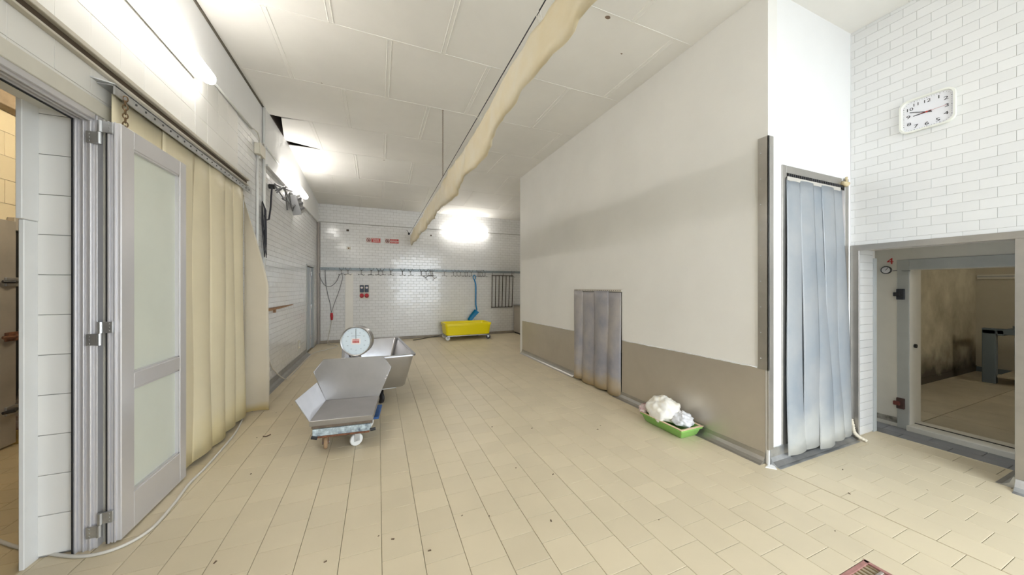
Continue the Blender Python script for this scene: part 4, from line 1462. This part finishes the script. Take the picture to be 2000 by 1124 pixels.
# casters
caster(SC, -.155, -.14, .055, .030, math.radians(12), tan_rubber, rust, .168, local=True)
caster(SC, .095, -.155, .055, .030, math.radians(-62), white_nylon, galv, .168, local=True)
caster(SC, -.15, .21, .055, .030, math.radians(20), tan_rubber, rust, .168, local=True)
caster(SC, .16, .21, .055, .030, math.radians(-30), white_nylon, galv, .168, local=True)

# ------------------------------------------------------------------ steel tub trolley behind the scale
TB = thing('steel_tub', 'deep stainless steel tub trolley standing behind the scale', 'trolley', (-.035, 4.73, 0), math.radians(4.5))
tub_shell(-.375, .375, -.72, .72, .235, .64, .085, .012, .022, .05, tub_steel, TB, name='tub', local=True, rimh=.022)
MB().box(.16, -.5, .19, .20, .5, .238, c=.004).build('chassis_bar', galv, TB, local=True)
MB().box(-.20, -.5, .19, -.16, .5, .238, c=.004).build('chassis_bar', galv, TB, local=True)
MB().box(-.2, -.5, .19, .2, -.45, .236, c=.004).build('chassis_bar', galv, TB, local=True)
MB().box(-.2, .45, .19, .2, .5, .236, c=.004).build('chassis_bar', galv, TB, local=True)
for (x, y, r_) in ((.03, -.40, .4), (-.16, -.40, -.2), (.15, .42, .1), (-.15, .42, 0)):
    caster(TB, x, y, .072, .035, r_, black_pl, dark_iron, .19, local=True)  # black wheels and dark forks chosen to read as shade under the tub

# ------------------------------------------------------------------ curtain in the partition
cp = thing('strip_curtain', 'low smoky plastic strip curtain in the long partition wall', 'strip curtain', (XP, 3.88, 0))
b = MB()
b.box(XP - .014, 3.335, 1.372, XP + .004, 4.43, 1.405, c=.002)
rl = b.build('curtain_rail', mat('rail_cream', (.66, .62, .55), rough=.5, metal=.3), cp)
s = MB()
for k in range(26):
    s.lathe([(.005, 0), (.005, .004)], 6, M=Matrix.Translation((XP - .014, 3.36 + k * .042, 1.388)) @ Matrix.Rotation(-math.pi / 2, 4, 'Y'))
s.build('rail_bolt', dark_iron, rl)['kind'] = 'stuff'
for k, (y0, y1) in enumerate(((3.345, 3.62), (3.58, 3.90), (3.86, 4.22), (4.18, 4.42))):
    def pf(u, v, y0=y0, y1=y1, k=k):
        kk = 1 - v
        return (XP - .012 - (.012 + .045 * kk) * math.sin(math.pi * u) - .01 * (k % 2), y0 + (y1 - y0) * u + .01 * math.sin(4 * v + k) * kk, .012 + .015 * (k % 2) + (1.365 - .012) * v)
    thicken(MB().grid(10, 14, pf).build('strip', smoky_pvc, cp, smooth=True), .003)

# tall curtain in the cross wall
ct = thing('strip_curtain', 'tall grey translucent strip curtain in the white end wall', 'strip curtain', (3.6, YX, 0))
b = MB()
b.box(3.142, YX - .005, 2.355, 4.02, YX + .012, 2.385)
rl = b.build('curtain_rail', dark_iron, ct)
s = MB()
for k in range(30):
    x = 3.155 + k * .0285
    s.box(x, YX - .018, 2.352, x + .014, YX - .004, 2.382, c=.002)
s.build('hook_teeth', black_pl, rl)['kind'] = 'stuff'
xsn = [3.125, 3.30, 3.46, 3.62, 3.78, 3.93]
bx = [3.095, 3.315, 3.535, 3.735, 3.90, 4.075]
zb = [.055, .060, .03, .06, .055]
for k in range(5):
    def cf(u, v, k=k):
        kk = (1 - v)
        x = (xsn[k] + (xsn[k + 1] + .045 - xsn[k]) * u) * v + (bx[k] + (bx[k + 1] + .035 - bx[k]) * u) * kk
        y = YX - .016 - .006 * (k % 2) - .03 * kk - (.006 + .012 * kk) * math.sin(math.pi * u) + .012 * math.sin(5 * v + k * 2)* kk
        return (x, y, zb[k] + (2.335 - zb[k]) * v - .05 * 0)
    st = MB().grid(10, 20, cf).build('strip', grey_pvc, ct, smooth=True)
    thicken(st, .003)
    MB().box(xsn[k] + .005, YX - .024, 2.318, xsn[k + 1] + .01, YX - .016, 2.352, c=.002).build('clamp_plate', mat('clamp_pale', (.60, .57, .52), rough=.45, metal=.4), st)
thicken(MB().grid(6, 14, lambda u, v: (3.955 + .085 * u + .0 * v, YX - .004 - .02 * math.sin(math.pi * u), .09 + 2.24 * v)).build('strip', smoky_pvc, ct, smooth=True), .003)

# crumpled sealant at the foot of the tall curtain
o = MB().tube(smooth_path([(4.125, YX - .02, .19), (4.13, YX - .03, .13), (4.12, YX - .045, .075), (4.145, YX - .07, .035), (4.165, YX - .115, .012)]), [.012 + .006 * math.sin(k * 1.1) ** 2 for k in range(33)], 7).build('sealant_lump', mat('old_sealant', (.70, .63, .50), rough=.7, var=.2, var_scale=30), smooth=True)
tag(o, 'crumpled cream sealant lump at the foot of the tall curtain frame', 'sealant')

# ------------------------------------------------------------------ green tray and cloths
TX, TY = 2.74, 2.445
t = thing('plastic_tray', 'green plastic tray with peach rim on the floor by the partition', 'tray', (TX, TY, 0))
tub_shell(TX - .135, TX + .125, TY - .25, TY + .25, .0, .10, .022, .008, .012, .012, green_pl, t, name='tray', rimh=.018)
b = MB()
for (x0, y0, x1, y1) in ((-.150, -.265, .140, -.240), (-.150, .240, .140, .265), (-.150, -.24, -.125, .24), (.115, -.24, .140, .24)):
    b.box(TX + x0, TY + y0, .0985, TX + x1, TY + y1, .103, c=.001)
b.build('rim', peach_pl, t)


def lump(name, c, r, seed, m, label, cat, flat=.0, amp=.25, freq=2.2, squash=None, droop=None, n=36):
    def f(u, v):
        th, ph = 2 * math.pi * u, math.pi * v
        d = Vector((math.sin(ph) * math.cos(th), math.sin(ph) * math.sin(th), math.cos(ph)))
        k = 1 + amp * noise.noise(d * freq + Vector((seed, 0, 0))) + amp * .55 * noise.noise(d * freq * 2.4 + Vector((0, seed, 0)))
        k += amp * .45 * abs(noise.noise(d * freq * 3.7 + Vector((seed, seed, 0)))) - amp * .12
        p = Vector((d.x * r[0], d.y * r[1], d.z * r[2])) * k
        p.z = max(p.z, -flat)
        q = Vector(c) + p
        if droop:
            droop(q, d)
        return q
    o = MB().grid(n, n // 2 + 6, f).build(name, m, smooth=True)
    return tag(o, label, cat)


def dr1(q, d):
    # tail hanging over the tray rim on the room side
    if q.x < TX - .13:
        k = min(1, (TX - .13 - q.x) / .06)
        q.z -= .09 * k
        q.x = TX - .142 - .02 * k
        q.z = max(q.z, .045)


lump('white_cloth', (TX - .015, TY + .065, .165), (.15, .165, .13), 3.3, cloth_w, 'bundled white cloth heaped in the green tray', 'cloth', flat=.07, amp=.20, freq=1.8, droop=dr1, n=54)
lump('plastic_bag', (TX + .02, TY - .125, .125), (.095, .10, .075), 8.1, bag_w, 'crumpled white plastic bag at the near end of the green tray', 'bag', flat=.035, amp=.26, freq=2.6, n=54)
lump('printed_cloth', (TX - .075, TY + .245, .125), (.085, .055, .05), 5.2, cloth_pat, 'small pink and dark red printed cloth hanging over the tray end', 'cloth', flat=.03, amp=.25, freq=2.4, n=40)

# ------------------------------------------------------------------ clock on the right wall
CY, CZ = 1.172, 2.872
CK = thing('wall_clock', 'white rounded rectangular wall clock on the tiled right wall', 'clock', (XR, CY, CZ))
# local frame: x to the viewer's right (-Y), y up, z out of the wall (-X)
MC = Matrix(((0, 0, -1, 0), (-1, 0, 0, 0), (0, 1, 0, 0), (0, 0, 0, 1)))


def rrect(w, h, r, n=8):
    pts = []
    for (cx, cy, a0) in ((w - r, h - r, 0), (-w + r, h - r, 90), (-w + r, -h + r, 180), (w - r, -h + r, 270)):
        for k in range(n + 1):
            a = math.radians(a0 + 90 * k / n)
            pts.append((cx + r * math.cos(a), cy + r * math.sin(a)))
    return pts


o_, i_, i2 = rrect(.150, .140, .055), rrect(.136, .126, .045), rrect(.132, .122, .042)
n = len(o_)
b = MB()
b.add([(*p, .0) for p in rrect(.146, .136, .052)] + [(*p, .022) for p in o_] + [(p[0] * .985, p[1] * .985, .034) for p in o_] + [(*p, .034) for p in i_] + [(*p, .014) for p in i2],
      [tuple(range(n))[::-1]] + [(l * n + k, l * n + (k + 1) % n, (l + 1) * n + (k + 1) % n, (l + 1) * n + k) for l in range(4) for k in range(n)], M=MC)
b.build('case', clock_rim, CK, local=True, smooth=True, auto=30)
b = MB().prism(i2, 'z', .008, .0145, M=MC)
b.build('face', clock_face, CK, local=True)
pos = {12: (0, .088), 1: (.062, .088), 2: (.098, .060), 3: (.102, .0), 4: (.098, -.060), 5: (.058, -.092), 6: (0, -.095), 7: (-.058, -.092), 8: (-.096, -.062), 9: (-.100, .0), 10: (-.094, .060), 11: (-.058, .088)}
for k, (x, y) in pos.items():
    text_mesh(str(k), .036, 'numeral', black_pl, CK, MC @ Matrix.Translation((x, y, .015)), xs=1.25 if k > 9 else 1.5)
b = MB()
for k in range(60):
    a = math.radians(6 * k)
    c_, s_ = math.cos(a), math.sin(a)
    q = min(.126 / max(abs(c_), 1e-6), .116 / max(abs(s_), 1e-6))
    q = min(q, .150)
    b.box(-.0022 if k % 5 == 0 else -.001, -.002, .0145, .0022 if k % 5 == 0 else .001, .002, .0152, M=MC @ Matrix.Translation((q * c_, q * s_, 0)))
b.build('minute_dots', black_pl, CK, local=True)['kind'] = 'stuff'
for (ang, ln, wd, z_, m_, nm, tail) in ((-70 + 1, .098, .0032, .018, black_pl, 'minute_hand', .03), (-95 + 2, .072, .0042, .0165, black_pl, 'hour_hand', .025), (93 - 5, .105, .0009, .0195, red_hand, 'second_hand', .035)):
    b = MB()
    b.prism([(-wd, -tail), (wd, -tail), (wd * .7, ln), (-wd * .7, ln)], 'z', z_, z_ + .001, M=MC @ Matrix.Rotation(math.radians(-ang), 4, 'Z'))
    b.build(nm, m_, CK, local=True)
MB().lathe([(.006, .0145), (.006, .021)], 14, M=MC).build('centre_cap', red_hand, CK, local=True)

# ------------------------------------------------------------------ thermometer and number on the cream panel
TM = thing('dial_thermometer', 'small round black-rimmed thermometer beside the grey cold-room door frame', 'thermometer', (XI, 1.683, 1.60))
MT = Matrix.Translation((0, 0, .015)) @ MC
MB().lathe([(.040, 0), (.041, .02), (.036, .025), (.032, .020)], 24, M=MT).build('rim', black_pl, TM, local=True, smooth=True, auto=35)
MB().lathe([(.032, .019), (.032, .0205)], 24, M=MT).build('face', clock_face, TM, local=True)
MB().box(-.002, -.005, .021, .002, .03, .022, M=MT @ Matrix.Rotation(-.6, 4, 'Z')).build('needle', black_pl, TM, local=True)
MB().tube([(-.005, -.045, .005), (-.004, -.08, .008), (-.012, -.13, .0), (-.014, -.17, .0)], .004, 6).build('capillary', cable_g, TM, local=True)
o = thing('number_sign', 'red number 4 on the cream panel above the thermometer', 'number', (XI, 1.657, 1.705))
text_mesh('4', .092, 'numeral', mat('number_red', (.50, .03, .03), rough=.5), o, MC, xs=1.15, extrude=.003)

# cold-room bench frame and wall rail
t = thing('metal_bench', 'blue-grey metal bench frame standing in the cold room', 'bench', (8.75, 1.2, 0))
for (x, y) in ((8.5, 1.79), (9.1, 1.60), (8.5, .7), (9.1, .7)):
    MB().box(x - .05, y - .06, 0, x + .05, y + .06, .80, c=.006).build('leg', blue_grey, t)
MB().box(8.45, .64, .74, 8.55, 1.85, .82, c=.005).build('rail', blue_grey, t)
MB().box(9.05, .64, .74, 9.15, 1.66, .82, c=.005).build('rail', blue_grey, t)
MB().box(8.45, 1.66, .72, 9.15, 1.72, .80, c=.005).build('rail', blue_grey, t)
MB().box(8.45, .6, .10, 9.15, 1.72, .13, c=.005).build('shelf', cold_tile, t)
MB().lathe([(.05, 0), (.05, .05)], 12, M=Matrix.Translation((8.5, 1.55, .82))).build('boss', blue_grey, t)
t = thing('bumper_rail', 'pale rail along the end wall of the cold room', 'rail', (9.48, 1.0, 1.56))
MB().box(9.47, -1.1, 1.57, 9.499, 2.12, 1.65, c=.004).build('board', cream_panel, t)
MB().box(9.462, -1.1, 1.60, 9.471, 2.12, 1.625).build('groove', galv, t)

# ------------------------------------------------------------------ steel door in the neighbouring room
t = thing('cold_store_door', 'dented steel sliding door on the wall seen through the left doorway', 'door', (-3.10, 4.0, 0))
MB().box(-3.10, 3.2, .02, -3.05, 4.455, 2.03, c=.004).build('panel', mat('door_steel', (.50, .46, .40), rough=.5, metal=.4, var=.2, var_scale=3), t)
for (z, m_) in ((1.48, black_pl), (.99, rust), (.33, black_pl)):
    h = MB().box(-3.05, 4.35, z - .04, -3.035, 4.46, z + .04, c=.003).build('latch', galv if m_ is black_pl else rust, t)
    MB().tube([(-3.03, 4.31, z), (-3.0, 4.36, z), (-3.03, 4.43, z)], .014, 8).build('latch_grip', m_, h)
t = thing('door_gap_strip', 'black sheet standing for the dark gap, with rusty pipe, beside the steel sliding door', 'post', (-3.1, 4.62, 0))
MB().box(-3.112, 4.46, 1.95, -3.06, 4.70, 2.07, c=.004).build('head_plate', mat('door_steel'.replace('_', ' '), (.52, .48, .42), rough=.5, metal=.4), t)
MB().box(-3.112, 4.46, .12, -3.08, 4.80, 1.94).build('backing', mat('gap_black', (.02, .017, .015), rough=.95, var=.5, var_scale=15), t)  # flat sheet painted black for the shade in the gap
MB().tube(smooth_path([(-3.065, 4.53, 1.05), (-3.06, 4.55, .8), (-3.06, 4.55, .6), (-3.06, 4.51, .42), (-3.045, 4.46, .36)]), .024, 8).build('pipe', mat('pipe_corroded', (.20, .16, .12), rough=.9, var=.6, var_scale=30), t, smooth=True)
MB().box(-3.08, 4.49, .12, -3.06, 4.58, .36, c=.004).build('board', mat('peeling_board', (.46, .40, .32), rough=.8, var=.5, var_scale=20, col2=(.18, .08, .05)), t)
MB().box(-3.10, 4.46, .0, -3.04, 4.72, .12, c=.006).build('plinth', mat('mustard', (.46, .30, .08), rough=.7, var=.4, var_scale=14), t)

# ------------------------------------------------------------------ floor drain
t = thing('floor_drain', 'rusty slotted steel floor drain in the near right floor', 'drain', ((DR[0] + DR[1]) / 2, (DR[2] + DR[3]) / 2, -.03))
b = MB()
b.box(DR[0], DR[2], -.06, DR[1], DR[3], -.045)
b.build('sump', drain_m, t)
b = MB()
b.box(DR[0] + .003, DR[2], -.045, DR[0] + .02, DR[3], .001); b.box(DR[1] - .02, DR[2], -.045, DR[1] - .003, DR[3], .001)
b.box(DR[0], DR[2] + .003, -.045, DR[1], DR[2] + .02, .001); b.box(DR[0], DR[3] - .02, -.045, DR[1], DR[3] - .003, .001)
b.build('frame', mat('drain_red', (.45, .22, .19), rough=.6, var=.4, var_scale=20), t)
for k in range(9):
    x = DR[0] + .034 + k * .029
    MB().box(x, DR[2] + .02, -.04, x + .010, DR[3] - .02, -.004, c=.002).build('bar', drain_m, t)
for k in range(4):
    y = DR[2] + .06 + k * .055
    MB().box(DR[0] + .02, y, -.012, DR[1] - .02, y + .014, -.001, c=.002).build('cross_bar', mat('drain_bright', (.62, .55, .50), rough=.35, metal=.7), t)

# crumbs and dry leaf bits on the floor
vs, fs = [], []
spots = [(-1.05, 3.75), (-.72, 2.2), (-.5, 1.75), (-.3, 1.9), (.02, 2.0), (-.62, 1.6), (-.2, 1.72), (.55, 2.05), (.30, 1.75), (.66, 1.9), (.95, 1.75), (1.25, 2.2), (1.6, 1.5), (2.02, .95), (2.55, 1.1), (1.4, 2.9), (1.1, 3.1), (2.1, 2.7), (.0, 1.62), (1.0, 2.4), (-1.0, 4.4), (-.95, 4.7), (-.9, 3.1), (3.3, 1.3), (3.6, 1.0), (3.0, 1.2)]
for (x, y) in spots:
    for q in range(random.choice((1, 1, 2))):
        x_, y_ = x + random.uniform(-.08, .08), y + random.uniform(-.08, .08)
        r = random.uniform(.004, .010)
        a = random.uniform(0, 6.28)
        n = len(vs)
        for (u, v_, z_) in ((-1, -.45, 0), (1, -.4, 0), (.9, .45, 0), (-.8, .5, 0), (-.6, -.2, .5), (.6, .2, .6)):
            vs.append((x_ + r * (u * math.cos(a) - v_ * math.sin(a)), y_ + r * (u * math.sin(a) + v_ * math.cos(a)), .0005 + r * z_))
        fs += [(n, n + 1, n + 4), (n + 1, n + 5, n + 4), (n + 1, n + 2, n + 5), (n + 2, n + 3, n + 5), (n + 3, n + 4, n + 5), (n + 3, n, n + 4)]
o = MB().add(vs, fs).build('floor_crumbs', speck_m)
tag(o, 'tiny dark crumbs scattered over the floor', 'crumbs', kind='stuff')
o = MB().tube(smooth_path([(-1.02, 3.78, .006), (-.99, 3.77, .006), (-.965, 3.80, .007)]), .005, 5).build('twig', speck_m)
tag(o, 'short dark curved twig on the floor near the cream curtain', 'twig')
